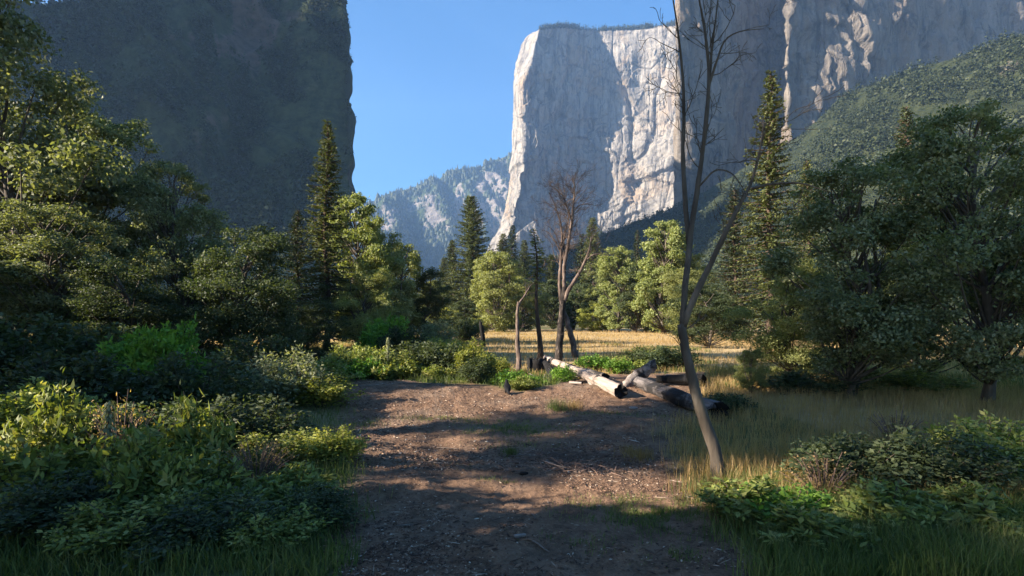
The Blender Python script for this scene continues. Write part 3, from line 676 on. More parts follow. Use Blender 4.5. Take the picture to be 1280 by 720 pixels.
# --- right of the clearing
GR = 'trees right of the clearing'
tree('cf5', 962, 40, 88, 'tall pine behind the near dead tree with a pointed top', 'conifer', GR, 0.95, 0.0)
tree('cf4', 918, 46, 236, 'dark fir between the near dead tree and the tall pine', 'conifer', GR, 1.1, 1.0)
tree('cf4', 1135, 42, 132, 'dark fir spire between the two big shaded cottonwoods', 'conifer', GR, 0.85, 2.0)
tree('cf5', 1010, 50, 200, 'pine partly hidden right of the tall pointed pine', 'conifer', GR, 1.0, 3.0)
tree('cw2', 1062, 10.8, 185, 'big shaded cottonwood in the middle of the right hand grove', 'tree', GR, 1.0, 2.2)
tree('cw1', 1228, 10.2, 100, 'biggest shaded cottonwood at the far right of the picture', 'tree', GR, 0.95, 0.0)
tree('cw4', 1150, 13.5, 290, 'olive tree low between the two big shaded cottonwoods', 'tree', GR, 1.2, 0.9)
tree('cw4', 990, 14, 320, 'olive willow left of the middle shaded cottonwood', 'tree', GR, 1.1, 1.7)
tree('cw4', 938, 11.5, 432, 'small yellowish tree beside the near dead tree, at the meadow edge', 'tree', GR, 1.0, 3.1)
tree('cw3', 890, 34, 348, 'dark tree right behind the near dead tree', 'tree', GR, 1.5, 4.0)
tree('cw4', 866, 50, 330, 'green tree at the right end of the pale cottonwoods', 'tree', GR, 1.1, 5.0)

# slender young pine with a scorched stem, by the fallen log
tree('thin', 674, 22, 286, 'slender young pine on a bare scorched stem behind the fallen log', 'pine', None, 1.35)

# --- unseen trees: some cast the clearing's shade, others added to darken the sides
def shade(key, x, y, h, label, wk=1.0, rz=0.0):
    return tree(key, 0, y, 0, label, 'tree', 'trees out of the picture to the left', wk, rz, None, x, h)
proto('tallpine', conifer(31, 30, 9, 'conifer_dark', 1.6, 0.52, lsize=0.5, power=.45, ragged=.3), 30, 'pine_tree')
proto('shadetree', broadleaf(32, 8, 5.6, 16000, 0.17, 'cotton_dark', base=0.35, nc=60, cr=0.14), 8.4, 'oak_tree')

SHADE = [('tallpine', -25, 1.0, 30), ('tallpine', -27, 6.0, 31), ('tallpine', -24, 9.5, 30), ('tallpine', -29, -2.9, 31), ('tallpine', -28, 13.5, 32),
         ('tallpine', -21, -4.2, 20), ('tallpine', -18.5, 0.3, 19), ('tallpine', -19, 2.8, 20.5), ('tallpine', -20, 6.6, 22),
         ('shadetree', -9.5, 0.3, 5.7), ('shadetree', -8.0, 2.1, 3.3), ('shadetree', -17.0, 7.4, 8.2), ('shadetree', -13.0, -3.0, 7.0),
         ('shadetree', -11.0, 6.8, 4.3), ('shadetree', -14.5, 9.5, 4.3), ('shadetree', -18.5, 12.5, 6.0), ('shadetree', -22, 16, 7.5), ('shadetree', -27, 14, 9.5), ('shadetree', -28, 19.5, 9.5), ('tallpine', -15.5, 1.8, 14), ('tallpine', -16.7, 3.3, 15), ('shadetree', -29.5, 23.5, 15), ('shadetree', -8.5, 1.3, 5.2)]
for i, (k, x, y, h) in enumerate(SHADE):
    shade(k, x, y, h, ('tall pine' if k == 'tallpine' else 'leafy oak') + ' placed unseen out to the left for its shade', 1.0, i * 1.3)

# ------------------------------------------------------------------ shrubs and plants
def shrub(seed, h, w, nleaf, lsize, mat, nst=26, aspect=2.0, up=0.4, bark='bark'):
    """many arching stems from the root, leaves along them"""
    rng = np.random.default_rng(seed); tb = MB(); lb = MB()
    C = []; Dv = []
    per = nleaf // nst
    for i in range(nst):
        a = rng.uniform(0, 6.283); r = w / 2 * rng.uniform(0.1, 1) ** 0.6; hh = h * (1 - 0.55 * (r / (w / 2)) ** 2) * rng.uniform(0.65, 1.08)
        b = np.array([math.cos(a), math.sin(a), 0]) * r * 0.25; e = np.array([math.cos(a) * r, math.sin(a) * r, hh])
        m = (b + e) / 2 + np.array([-math.cos(a), -math.sin(a), 0]) * r * .12 + np.array([0, 0, hh * .15])
        k = np.linspace(0, 1, 7)[:, None]; p = (1 - k) ** 2 * b + 2 * k * (1 - k) * m + k ** 2 * e
        p[0, 2] = -0.05
        tube(tb, p, np.linspace(0.012, 0.003, 7) * (h + .3), 4, False)
        kk = rng.uniform(0.12, 1.0, per)[:, None] ** 0.7
        c = (1 - kk) ** 2 * b + 2 * kk * (1 - kk) * m + kk ** 2 * e
        spread = w * 0.09 * (1.15 - 0.7 * kk)
        o = rng.normal(0, 1, (per, 3)) * spread * np.array([1, 1, .8])
        C.append(c + o); Dv.append(unit(o) + np.array([0, 0, up]))
    C = np.concatenate(C); Dv = np.concatenate(Dv); C[:, 2] = np.maximum(C[:, 2], 0.02)
    sz = lsize * rng.uniform(.55, 1.35, len(C))
    leaves(lb, C, rng.normal(size=C.shape) * .7 + np.array([0, 0, .7]), sz * aspect, sz, rng, Dv)
    return tb.mesh('stems', M[bark], True), lb.mesh('foliage', M[mat])
SH = {}
SH['brush'] = (shrub(41, 1, 1.5, 5200, 0.035, 'brush', 34), 'shrub')
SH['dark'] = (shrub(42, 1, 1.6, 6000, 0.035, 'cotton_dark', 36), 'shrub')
SH['yellow'] = (shrub(43, 1, 1.3, 5200, 0.038, 'yellow', 34, 1.6), 'shrub')
SH['lime'] = (shrub(44, 1, 1.2, 5200, 0.036, 'lime', 30, 2.6), 'shrub')
SH['sage'] = (shrub(45, 1, 1.6, 6500, 0.026, 'sage', 44, 2.6), 'shrub')
SH['weed'] = (shrub(46, 1, 1.5, 1500, 0.055, 'brush', 26, 2.8, 1.0), 'leafy_plant')
SH['limeweed'] = (shrub(47, 1, 1.8, 1700, 0.06, 'lime', 26, 2.4, .9), 'leafy_plant')
SH['dry'] = (shrub(48, 1, 1.2, 700, 0.02, 'drygrass', 40, 2.2, 1.0, 'twig'), 'dry_weed')
def bush(key, px, d, h, w, label, cat=None, group=None, rz=0.0):
    (tm, cm), nm = SH[key]; x, y = gp(px, d)
    pw = {'brush': 1.5, 'dark': 1.6, 'yellow': 1.3, 'lime': 1.2, 'sage': 1.6, 'weed': 1.5, 'limeweed': 1.8, 'dry': 1.2}[key]
    e = empty(nm, label, cat or ('shrub' if nm == 'shrub' else 'plant'), group, (x, y, Hs(x, y)), rz, (w / pw, w / pw, h))
    for n, m in (('stems', tm), ('foliage', cm)):
        o = bpy.data.objects.new(n, m); COL.objects.link(o); o.parent = e
G1 = 'shrubs along the back of the clearing'
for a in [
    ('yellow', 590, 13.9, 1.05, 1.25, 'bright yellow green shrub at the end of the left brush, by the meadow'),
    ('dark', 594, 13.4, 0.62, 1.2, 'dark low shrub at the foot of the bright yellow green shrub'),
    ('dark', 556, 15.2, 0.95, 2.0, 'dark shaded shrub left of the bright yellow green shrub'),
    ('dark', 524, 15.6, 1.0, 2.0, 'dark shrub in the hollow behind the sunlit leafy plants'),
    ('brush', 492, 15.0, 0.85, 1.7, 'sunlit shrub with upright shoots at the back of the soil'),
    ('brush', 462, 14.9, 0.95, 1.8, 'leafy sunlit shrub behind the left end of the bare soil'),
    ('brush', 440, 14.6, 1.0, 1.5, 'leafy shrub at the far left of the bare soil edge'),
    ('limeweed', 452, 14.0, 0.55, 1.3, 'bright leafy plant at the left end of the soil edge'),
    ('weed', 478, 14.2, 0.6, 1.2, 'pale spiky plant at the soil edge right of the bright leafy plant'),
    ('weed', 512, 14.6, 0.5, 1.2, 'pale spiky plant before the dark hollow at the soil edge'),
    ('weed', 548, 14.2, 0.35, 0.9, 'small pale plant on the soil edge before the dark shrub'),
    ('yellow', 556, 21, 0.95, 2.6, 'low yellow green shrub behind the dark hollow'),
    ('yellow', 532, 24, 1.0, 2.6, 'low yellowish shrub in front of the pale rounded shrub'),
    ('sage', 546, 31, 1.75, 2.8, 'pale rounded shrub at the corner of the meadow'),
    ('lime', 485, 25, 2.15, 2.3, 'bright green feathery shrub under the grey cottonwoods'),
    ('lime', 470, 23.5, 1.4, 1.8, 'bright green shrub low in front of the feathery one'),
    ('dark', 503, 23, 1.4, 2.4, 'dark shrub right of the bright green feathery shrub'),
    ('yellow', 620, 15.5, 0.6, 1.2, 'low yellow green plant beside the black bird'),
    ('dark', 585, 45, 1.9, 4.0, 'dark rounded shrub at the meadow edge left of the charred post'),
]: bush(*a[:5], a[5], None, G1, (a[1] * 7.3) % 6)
G2 = 'leafy plants round the fallen log'
for a in [
    ('limeweed', 640, 13.0, 0.42, 1.0, 'low bright green plant just behind the black bird'),
    ('limeweed', 658, 12.8, 0.26, 0.9, 'low green plant in front of the charred stump'),
    ('weed', 653, 12.2, 0.30, 0.8, 'small weedy plant at the soil edge before the charred stump'),
    ('limeweed', 704, 13.7, 0.45, 0.7, 'light green plant growing under the fallen log'),
    ('limeweed', 742, 18.0, 0.55, 1.3, 'bright green plant behind the middle of the fallen log'),
    ('brush', 762, 19.5, 0.5, 1.9, 'green shrub behind the near end of the fallen log'),
    ('limeweed', 772, 17.3, 0.5, 1.1, 'light green plant at the back of the soil behind the near log end'),
    ('dark', 795, 20, 0.6, 2.2, 'dark green shrub beyond the burnt logs'),
    ('brush', 816, 22, 0.75, 2.4, 'mid green shrub beyond the burnt logs, beside the meadow'),
    ('dark', 838, 19, 0.8, 2.2, 'dark green shrub behind the dark log'),
    ('weed', 803, 17.6, 0.42, 1.0, 'pale weedy plant before the dark green shrubs'),
]: bush(*a[:5], a[5], None, G2, (a[1] * 3.1) % 6)
G3 = 'shaded brush at the near left'
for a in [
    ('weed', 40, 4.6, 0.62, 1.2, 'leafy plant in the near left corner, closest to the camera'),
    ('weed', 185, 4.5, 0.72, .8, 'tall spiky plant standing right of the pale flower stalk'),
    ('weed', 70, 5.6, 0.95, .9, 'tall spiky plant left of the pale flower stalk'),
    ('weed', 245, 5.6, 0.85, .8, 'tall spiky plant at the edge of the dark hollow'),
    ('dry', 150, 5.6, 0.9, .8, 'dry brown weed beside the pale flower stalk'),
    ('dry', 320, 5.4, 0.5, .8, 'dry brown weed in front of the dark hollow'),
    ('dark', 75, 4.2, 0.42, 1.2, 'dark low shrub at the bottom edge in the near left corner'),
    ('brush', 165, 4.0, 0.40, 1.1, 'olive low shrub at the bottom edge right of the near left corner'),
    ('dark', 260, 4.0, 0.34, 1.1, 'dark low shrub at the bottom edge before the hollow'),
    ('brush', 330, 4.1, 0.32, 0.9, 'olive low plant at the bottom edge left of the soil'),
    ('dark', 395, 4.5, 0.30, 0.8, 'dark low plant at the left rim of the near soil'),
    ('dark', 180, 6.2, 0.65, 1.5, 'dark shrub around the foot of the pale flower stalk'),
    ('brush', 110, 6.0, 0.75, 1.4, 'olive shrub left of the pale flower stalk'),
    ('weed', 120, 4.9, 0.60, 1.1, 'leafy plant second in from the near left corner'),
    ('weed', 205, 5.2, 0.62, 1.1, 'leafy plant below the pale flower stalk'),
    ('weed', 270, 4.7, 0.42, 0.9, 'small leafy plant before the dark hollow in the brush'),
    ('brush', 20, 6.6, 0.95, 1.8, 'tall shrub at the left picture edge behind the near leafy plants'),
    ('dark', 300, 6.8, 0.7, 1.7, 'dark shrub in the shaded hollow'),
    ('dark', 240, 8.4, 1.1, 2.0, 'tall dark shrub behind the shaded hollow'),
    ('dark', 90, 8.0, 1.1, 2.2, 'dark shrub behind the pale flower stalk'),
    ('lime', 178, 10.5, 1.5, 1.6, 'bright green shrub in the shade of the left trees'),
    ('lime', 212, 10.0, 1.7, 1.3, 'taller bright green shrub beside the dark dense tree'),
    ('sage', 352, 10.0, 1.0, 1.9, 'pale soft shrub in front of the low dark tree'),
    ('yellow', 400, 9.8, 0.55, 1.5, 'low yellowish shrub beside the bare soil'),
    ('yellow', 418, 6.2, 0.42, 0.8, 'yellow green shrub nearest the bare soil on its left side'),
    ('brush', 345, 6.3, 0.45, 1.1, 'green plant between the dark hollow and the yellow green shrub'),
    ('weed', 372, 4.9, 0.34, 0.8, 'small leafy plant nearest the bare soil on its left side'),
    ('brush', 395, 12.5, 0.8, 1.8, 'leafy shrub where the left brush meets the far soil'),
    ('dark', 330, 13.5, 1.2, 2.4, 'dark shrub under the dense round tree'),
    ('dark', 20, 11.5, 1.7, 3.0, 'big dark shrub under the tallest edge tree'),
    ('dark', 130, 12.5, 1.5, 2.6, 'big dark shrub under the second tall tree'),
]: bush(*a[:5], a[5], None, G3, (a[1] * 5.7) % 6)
G4 = 'shaded brush at the near right'
for a in [
    ('dry', 1030, 4.9, 0.45, .8, 'dry brown weed left of the dark shrubs at the near right'),
    ('dry', 1120, 7.0, 0.5, 1.0, 'dry brown weed beyond the dark shrubs at the near right'),
    ('weed', 1010, 4.0, 0.28, .9, 'low leafy plant at the bottom edge below the bright green one'),
    ('weed', 935, 4.6, 0.34, 0.9, 'leafy plant at the foot of the near dead tree'),
    ('limeweed', 985, 4.4, 0.32, 0.9, 'bright green plant low at the bottom of the right brush'),
    ('dark', 1070, 5.2, 0.5, 1.3, 'dark shrub in the middle of the near right brush'),
    ('dark', 1165, 5.1, 0.55, 1.4, 'dark shrub near the right picture edge'),
    ('weed', 1110, 4.3, 0.34, 0.9, 'leafy plant at the bottom edge before the dark shrubs'),
    ('brush', 1245, 5.4, 0.7, 1.3, 'tallest green shrub in the near right corner'),
    ('weed', 1210, 4.2, 0.36, 0.9, 'leafy plant in the near right corner'),
    ('dark', 905, 9.5, 0.35, 1.2, 'low dark shrub beyond the near dead tree'),
    ('dark', 1010, 11.5, 0.45, 2.2, 'low dark shrub under the middle shaded cottonwood'),
    ('brush', 1130, 12.0, 0.5, 2.4, 'low shrub under the fir spire'),
]: bush(*a[:5], a[5], None, G4, (a[1] * 4.3) % 6)

def mullein(px, d, h, label):
    x, y = gp(px, d); rng = np.random.default_rng(int(px)); e = empty('flower_stalk', label, 'plant', None, (x, y, Hs(x, y)))
    sb = MB(); tube(sb, [(0, 0, -.03), (0.01, 0, h * .5), (0.03, 0, h)], [.012, .01, .006], 6); sb.obj('stem', M['bark'], e, True)
    lb = MB(); n = 300; t = rng.uniform(.2, 1, n); a = rng.uniform(0, 6.28, n); r = (0.075 * (1.15 - t * .8) * h + .008) * rng.uniform(.3, 1.5, n)
    c = np.stack([r * np.cos(a) + .03 * t, r * np.sin(a), t * h], 1)
    leaves(lb, c, np.stack([np.cos(a), np.sin(a), .6 + 0 * a], 1), h * .062, h * .026, rng, np.stack([np.cos(a), np.sin(a), 1.1 + 0 * a], 1)); lb.obj('foliage', M['sage'], e)
mullein(133, 5.0, 0.85, 'pale upright flower stalk rising from the near left brush')
mullein(484, 14.4, 1.05, 'small pale upright stalk above the leafy plants behind the soil')

# ------------------------------------------------------------------ grass
def blades(mb, x, y, h, w, rng, lean=0.35):
    n = len(x); z = H(x, y) - 0.01
    a = rng.uniform(0, 6.283, n); b = rng.uniform(0, 6.283, n); l = h * np.abs(rng.normal(0, lean, n))
    p = np.stack([x, y, z], 1); s = np.stack([np.cos(a), np.sin(a), 0 * a], 1) * (w / 2)[:, None]
    dd = np.stack([np.cos(b), np.sin(b), 0 * b], 1) * l[:, None]; up = np.array([0, 0, 1.0]) * h[:, None]
    v = np.stack([p - s, p + s, p + s * .7 + dd * .35 + up * .6, p - s * .7 + dd * .35 + up * .6, p + dd + up], 1).reshape(-1, 3)
    i = np.arange(n)[:, None] * 5
    mb.add(v, i + np.array([0, 1, 2, 3]), i + np.array([3, 2, 4]))
def scatter(n, d0, d1, a0, a1, rng):
    d = d0 * (d1 / d0) ** rng.uniform(size=n); px = rng.uniform(a0, a1, n); return (px - 640) / F * d, d
rng = np.random.default_rng(77)
mb = MB()
x, y = scatter(270000, 9, 84, -120, 1400, rng)
dens = (1 - soil_mask(x, y)) * np.clip(0.75 + fbm(x * .18, y * .3, 0, 91, 3), 0.12, 1)
k = (rng.uniform(size=len(x)) < dens) & ((y > 15) | (x > 3)) & ~((x < -0.16 * y) & (y < 30)); x, y = x[k], y[k]
hh = rng.uniform(.12, .34, len(x)) * (0.7 + 0.5 * np.clip(noise(x * .4, y * .4, 0, 93) + .5, 0, 1)); 
blades(mb, x, y, hh, 0.005 + y * 0.00036, rng)
x, y = scatter(30000, 4.7, 12, 780, 1400, rng); k = rng.uniform(size=len(x)) > soil_mask(x, y); x, y = x[k], y[k]
blades(mb, x, y, rng.uniform(.10, .28, len(x)), 0.006 + 0 * x, rng)
tag(mb.obj('grass', M['drygrass']), 'golden dry grass covering the meadow', 'grass', kind='stuff')
mb = MB()
x, y = scatter(90000, 12, 40, 380, 1300, rng)
g = fbm(x * .3, y * .3, 0, 95, 3) + np.interp(y, [12, 16, 20, 40], [.7, .3, -.75, -.95])
k = (rng.uniform(size=len(x)) > soil_mask(x, y) + .1) & (g > 0); x, y = x[k], y[k]
blades(mb, x, y, rng.uniform(.07, .24, len(x)), 0.007 + y * 0.0006, rng, .6)
x, y = scatter(30000, 3.4, 14, -60, 540, rng); k = rng.uniform(size=len(x)) > soil_mask(x, y); x, y = x[k], y[k]
blades(mb, x, y, rng.uniform(.05, .22, len(x)), 0.008 + 0 * x, rng, .6)
x, y = scatter(26000, 3.2, 5.6, 800, 1360, rng); k = rng.uniform(size=len(x)) > soil_mask(x, y); x, y = x[k], y[k]
blades(mb, x, y, rng.uniform(.06, .24, len(x)), 0.007 + 0 * x, rng, .5)
tag(mb.obj('grass', M['greengrass']), 'green grass and weeds between the shrubs', 'grass', kind='stuff')
# thin green patches on the bare soil
mb = MB()
for px, d, wx, wy, n, h in [(645, 8.3, .75, .55, 2600, .05), (812, 4.75, .55, .38, 3800, .045), (560, 8.9, .9, .16, 900, .05), (620, 5.6, .16, .16, 160, .05), (770, 9.3, 1.1, .25, 700, .05), (742, 4.0, .14, .14, 200, .04),
                            (690, 4.1, .35, .15, 200, .03), (455, 8.6, .3, .3, 350, .05), (545, 6.2, .35, .2, 260, .03), (660, 7.2, .5, .2, 300, .04), (836, 3.85, .2, .2, 500, .04)]:
    cx, cy = gp(px, d); x = rng.normal(cx, wx * .6, n); y = rng.normal(cy, wy * .6, n)
    k = fbm(x * 6, y * 6, 0, 99, 2) > -0.35; x, y = x[k], y[k]
    blades(mb, x, y, rng.uniform(.4, 1.4, len(x)) * h, 0.005 + 0 * x, rng, .6)
tag(mb.obj('grass', M['greengrass']), 'thin low green grass in patches on the bare soil', 'grass', kind='stuff')
def tuft(px, d, n, h, r, mat, label, name='grass_tuft'):
    cx, cy = gp(px, d); mb = MB(); rg = np.random.default_rng(int(px * 3))
    x = rg.normal(cx, r, n); y = rg.normal(cy, r, n)
    blades(mb, x, y, h * rg.uniform(.4, 1.1, n), 0.005 + 0 * x, rg, .45); tag(mb.obj(name, M[mat]), label, 'grass tuft')
tuft(638, 6.75, 240, .13, .05, 'greengrass', 'bright green grass tuft alone in the middle of the soil')
tuft(697, 9.7, 260, .22, .10, 'greengrass', 'tall thin grass tuft in front of the burnt roots')
tuft(716, 9.8, 220, .20, .10, 'drygrass', 'dry pale grass tuft between the burnt roots and the log end')
tuft(800, 6.6, 260, .17, .09, 'drygrass', 'dry straw coloured tuft near the right side of the soil')
tuft(786, 6.9, 120, .12, .07, 'drygrass', 'smaller dry tuft left of the straw coloured tuft')
# dead forked weed on the soil
def forked_weed():
    x, y = gp(545, 9.3); e = MB(); z = Hs(x, y); rg = np.random.default_rng(3)
    for dx, hh in ((-.02, .42), (.10, .22), (.03, .30), (-.06, .16)):
        tube(e, [(x, y, z - .02), (x + dx * .5, y, z + hh * .5), (x + dx, y + .02, z + hh)], [.004, .003, .0015], 4)
        for k in range(5):
            t = rg.uniform(.5, 1); s = np.array([x + dx * t, y, z + hh * t]); tube(e, [s, s + rg.normal(0, .03, 3) + np.array([0, 0, .03])], [.0018, .001], 3)
    tag(e.obj('dry_weed', M['deadwood']), 'thin dead forked weed standing on the soil before the dark shrubs', 'weed')
forked_weed()

# ------------------------------------------------------------------ litter on the soil
rng = np.random.default_rng(123)
def chips(n, d0, d1, lmin, lmax, ar, mb, px0=300, px1=960):
    x, y = scatter(n, d0, d1, px0, px1, rng); cl = np.clip(.5 + fbm(x * .9, y * .9, 0, 55, 3), .08, 1)
    k = (rng.uniform(size=n) < soil_mask(x, y) * cl); x, y = x[k], y[k]; n = len(x)
    z = H(x, y) + 0.022 * fbm(x * 5, y * 5, 0 * x, 31, 4, .6) * soil_mask(x, y) + rng.uniform(0.001, .012, n)
    L = rng.uniform(lmin, lmax, n) ** 1.0; a = rng.uniform(0, 6.283, n); w = L * ar * rng.uniform(.6, 1.4, n); th = np.minimum(w * .35, .006)
    d = np.stack([np.cos(a), np.sin(a), rng.normal(0, .14, n)], 1); s = np.stack([-np.sin(a), np.cos(a), rng.normal(0, .25, n)], 1); u = np.array([0, 0, 1.0])
    c = np.stack([x, y, z], 1)
    L, w, th = L[:, None], w[:, None], th[:, None]
    v = np.stack([c - d * L / 2, c - s * w / 2, c + d * L / 2, c + s * w / 2, c - d * L * .4 + u * th, c - s * w * .4 + u * th * 1.6, c + d * L * .4 + u * th, c + s * w * .4 + u * th * 1.3], 1).reshape(-1, 3)
    i = np.arange(n)[:, None] * 8
    for f in ([4, 5, 6, 7], [0, 1, 5, 4], [1, 2, 6, 5], [2, 3, 7, 6], [3, 0, 4, 7]):
        mb.q.append(i + np.array(f) + mb.n)
    mb.v.append(v); mb.n += len(v)
mb = MB()
chips(42000, 3.2, 15, .008, .028, .45, mb); chips(9000, 3.2, 15, .02, .06, .22, mb); chips(2600, 3.2, 15, .06, .17, .06, mb); chips(12000, 6, 15, .02, .06, .4, mb)
tag(mb.obj('bark_litter', M['litter']), 'bark flakes and wood chips strewn over the bare soil', 'litter', kind='stuff')

def stick(px, d, L, a, r, label, mat='deadwood'):
    x, y = gp(px, d); c, s = math.cos(a), math.sin(a); pts = []; rg = np.random.default_rng(int(px * 7 + d))
    for t in np.linspace(-.5, .5, 7):
        X, Y = x + c * L * t + rg.normal(0, .02 * L), y + s * L * t + rg.normal(0, .02 * L); pts.append((X, Y, Hs(X, Y) + r + .012))
    mb = MB(); tube(mb, pts, r * np.array([.6, .9, 1, 1, .9, .7, .4]), 6, True, .15, rg); tag(mb.obj('stick', M[mat]), label, 'stick', 'sticks lying on the soil')
for a in [(672, 3.95, .26, -1.0, .007, 'pale straight stick near the bottom of the soil'),
          (667, 4.5, .12, -1.3, .008, 'short pale stick above the pale straight one'),
          (650, 4.1, .10, .2, .016, 'short thick bark piece left of the pale straight stick', 'log_burnt'),
          (655, 5.9, .10, .1, .02, 'dark thick bark piece in the sunlit strip of soil', 'char'),
          (560, 7.1, .30, 2.9, .008, 'thin stick on the shaded soil left of the bright tuft'),
          (655, 6.7, .5, -.5, .007, 'long thin stick right of the bright green tuft'),
          (700, 6.2, .55, .9, .006, 'long thin twig crossing the twig pile'),
          (690, 6.3, .4, 2.4, .008, 'crooked stick in the twig pile'),
          (460, 12.0, .9, .5, .010, 'long thin stick on the far left of the soil'),
          (530, 12.6, 1.1, .25, .010, 'long twig lying in front of the dark shrubs'),
          (792, 9.8, .16, .1, .03, 'flat grey wood chunk on the shaded soil by the near log end', 'log'),
          (506, 4.4, .14, .15, .006, 'small pale twig in the shaded near soil', 'deadwood')]:
    stick(*a)
def twig_pile():
    mb = MB(); rg = np.random.default_rng(8)
    for i in range(150):
        x, y = rg.normal(.62, .42), rg.normal(6.45, .26); a = rg.uniform(0, 6.28); L = rg.uniform(.06, .4); z = Hs(x, y) + rg.uniform(.005, .05)
        dz = rg.normal(0, .05); tube(mb, [(x - math.cos(a) * L / 2, y - math.sin(a) * L / 2, z), (x + rg.normal(0, .01), y, z + .01), (x + math.cos(a) * L / 2, y + math.sin(a) * L / 2, z + dz)], [.004, .004, .002], 4)
    tag(mb.obj('twig_pile', M['twig']), 'low tangle of dry twigs in the middle of the soil', 'twigs', kind='stuff')
twig_pile()

# ------------------------------------------------------------------ fallen logs, stump, roots
def log_obj(name, p0, p1, r0, r1, mat, parent=None, label=None, cat=None, seed=0, n=34, sides=20, hollow=True, ragged=.12):
    """local x runs along the log; ends broken and slightly hollow"""
    p0, p1 = np.array(p0, float), np.array(p1, float); L = np.linalg.norm(p1 - p0); rg = np.random.default_rng(seed)
    t = np.linspace(0, 1, n); th = np.arange(sides) / sides * 2 * np.pi
    T, A = np.meshgrid(t, th, indexing='ij')
    rr = (r0 + (r1 - r0) * T) * (1 + .07 * noise(T * L * 3.5, np.cos(A) * 2.2, np.sin(A) * 2.2, seed + 8) + .035 * noise(T * L * 20, np.cos(A) * 7, np.sin(A) * 7, seed + 9) + .14 * noise(T * L * 1.3, np.cos(A) * 1.2, np.sin(A) * 1.2, seed) + .07 * noise(T * L * .8, np.cos(A) * 3.5, np.sin(A) * 3.5, seed + 4) + .03 * noise(T * L * 9, np.cos(A) * 5, np.sin(A) * 5, seed + 2))
    gv = 1 - .16 * (1 - np.abs(noise(T * L * .5, np.cos(A) * 3.2, np.sin(A) * 3.2, seed + 11))) ** 8 - .10 * (1 - np.abs(noise(T * L * 1.2, np.cos(A) * 6, np.sin(A) * 6, seed + 12))) ** 8
    rr = rr * gv * (1 - .18 * sstep(.2, .6, noise(T * L * .7, np.cos(A) * 1.3, np.sin(A) * 1.3, seed + 13)))
    x = T * L + np.where((T == 0) | (T == 1), ragged * r0 * noise(A * 2, T * 9, 0 * A, seed + 6), 0)
    off = .03 * np.sin(T * 3 + seed) * L * .15
    v = np.stack([x, rr * np.cos(A) + off, rr * np.sin(A)], -1)
    rings = [v]
    def inner(i, dep, k):
        w = v[i].copy(); c = w.mean(0); w = c + (w - c) * k; w[:, 0] += dep; return w[None]
    allv = np.concatenate([inner(0, .10 * r0 * 3, .25), inner(0, .02, .82), v, inner(-1, -.02, .82), inner(-1, -.12 * r1 * 3, .25)], 0)
    m = allv.shape[0]; i = np.arange(m - 1)[:, None] * sides; j = np.arange(sides)[None]; k = (j + 1) % sides
    q = np.stack([i + j, i + k, i + k + sides, i + j + sides], -1).reshape(-1, 4)
    V = allv.reshape(-1, 3); c0, c1 = allv[0].mean(0), allv[-1].mean(0); V = np.concatenate([V, [c0, c1]])
    jj = np.arange(sides); kk = (jj + 1) % sides; a, b = m * sides, m * sides + 1
    tt = np.concatenate([np.stack([kk, jj, jj * 0 + a], 1), np.stack([(m - 1) * sides + jj, (m - 1) * sides + kk, jj * 0 + b], 1)])
    mb = MB(); mb.add(V, q, tt); me = mb.mesh(name, M[mat], True)
    o = bpy.data.objects.new(name, me); COL.objects.link(o)
    d = Vector(p1 - p0).normalized(); qn = Vector((1, 0, 0)).rotation_difference(d)
    o.rotation_mode = 'QUATERNION'; o.rotation_quaternion = qn; o.location = p0
    if parent: o.parent = parent; 
    if label: tag(o, label, cat)
    me.materials.append(M['char'])  # end faces take this much darker wood colour
    mi = np.zeros(len(me.polygons), np.int32); nq = len(q); mi[:2 * sides] = 1; mi[nq - 2 * sides:nq] = 1; mi[nq:] = 1
    me.polygons.foreach_set('material_index', mi)
    return o
def gz(px, d, z): x, y = gp(px, d); return (x, y, Hs(x, y) + z)
fl = log_obj('fallen_log', gz(681, 17.6, .42), gz(777, 11.0, .13), .085, .135, 'log', None, 'long pale weathered log slanting across the soil, its near end dark', 'log', 7, 130, 40, True, .7)
def sub(o, pts, r, name, mat, sides=7, rough=.15, seed=1):
    """a part of the log, built in its local frame"""
    mi = Matrix.Translation(o.location) @ o.rotation_quaternion.to_matrix().to_4x4(); mi = mi.inverted()
    mb = MB(); tube(mb, [tuple(mi @ Vector(p)) for p in pts], r, sides, True, rough, np.random.default_rng(seed)); c = mb.obj(name, M[mat], o, True); return c
sub(fl, [gz(714, 14.9, .30), gz(708, 14.6, .22), gz(704, 14.2, .05)], [.05, .06, .03], 'branch_stub', 'char')
sub(fl, [gz(735, 13.2, .18), gz(738, 12.9, .06), gz(741, 12.7, 0)], [.05, .05, .04], 'branch_stub', 'log_burnt', 7, .2, 4)
log_obj('fallen_log', gz(705, 16.2, .24), gz(757, 14.0, .12), .09, .13, 'log_burnt', None, 'short scorched log lying behind the long pale log, dark hollow end showing', 'log', 9)
log_obj('fallen_log', gz(690, 18.6, .12), gz(716, 17.2, .12), .12, .13, 'char', None, 'blackened log piece in the shade under the far end of the pale log', 'log', 12)
log_obj('burnt_log', gz(797, 12.3, .15), gz(900, 8.9, .15), .12, .17, 'log_dark', None, 'big dark burnt log running out of the clearing at its right side', 'log', 15, 90, 30, True, .9)
log_obj('burnt_log', gz(822, 13.2, .14), gz(880, 12.4, .16), .10, .13, 'char', None, 'black charred log behind the big dark burnt log', 'log', 18)
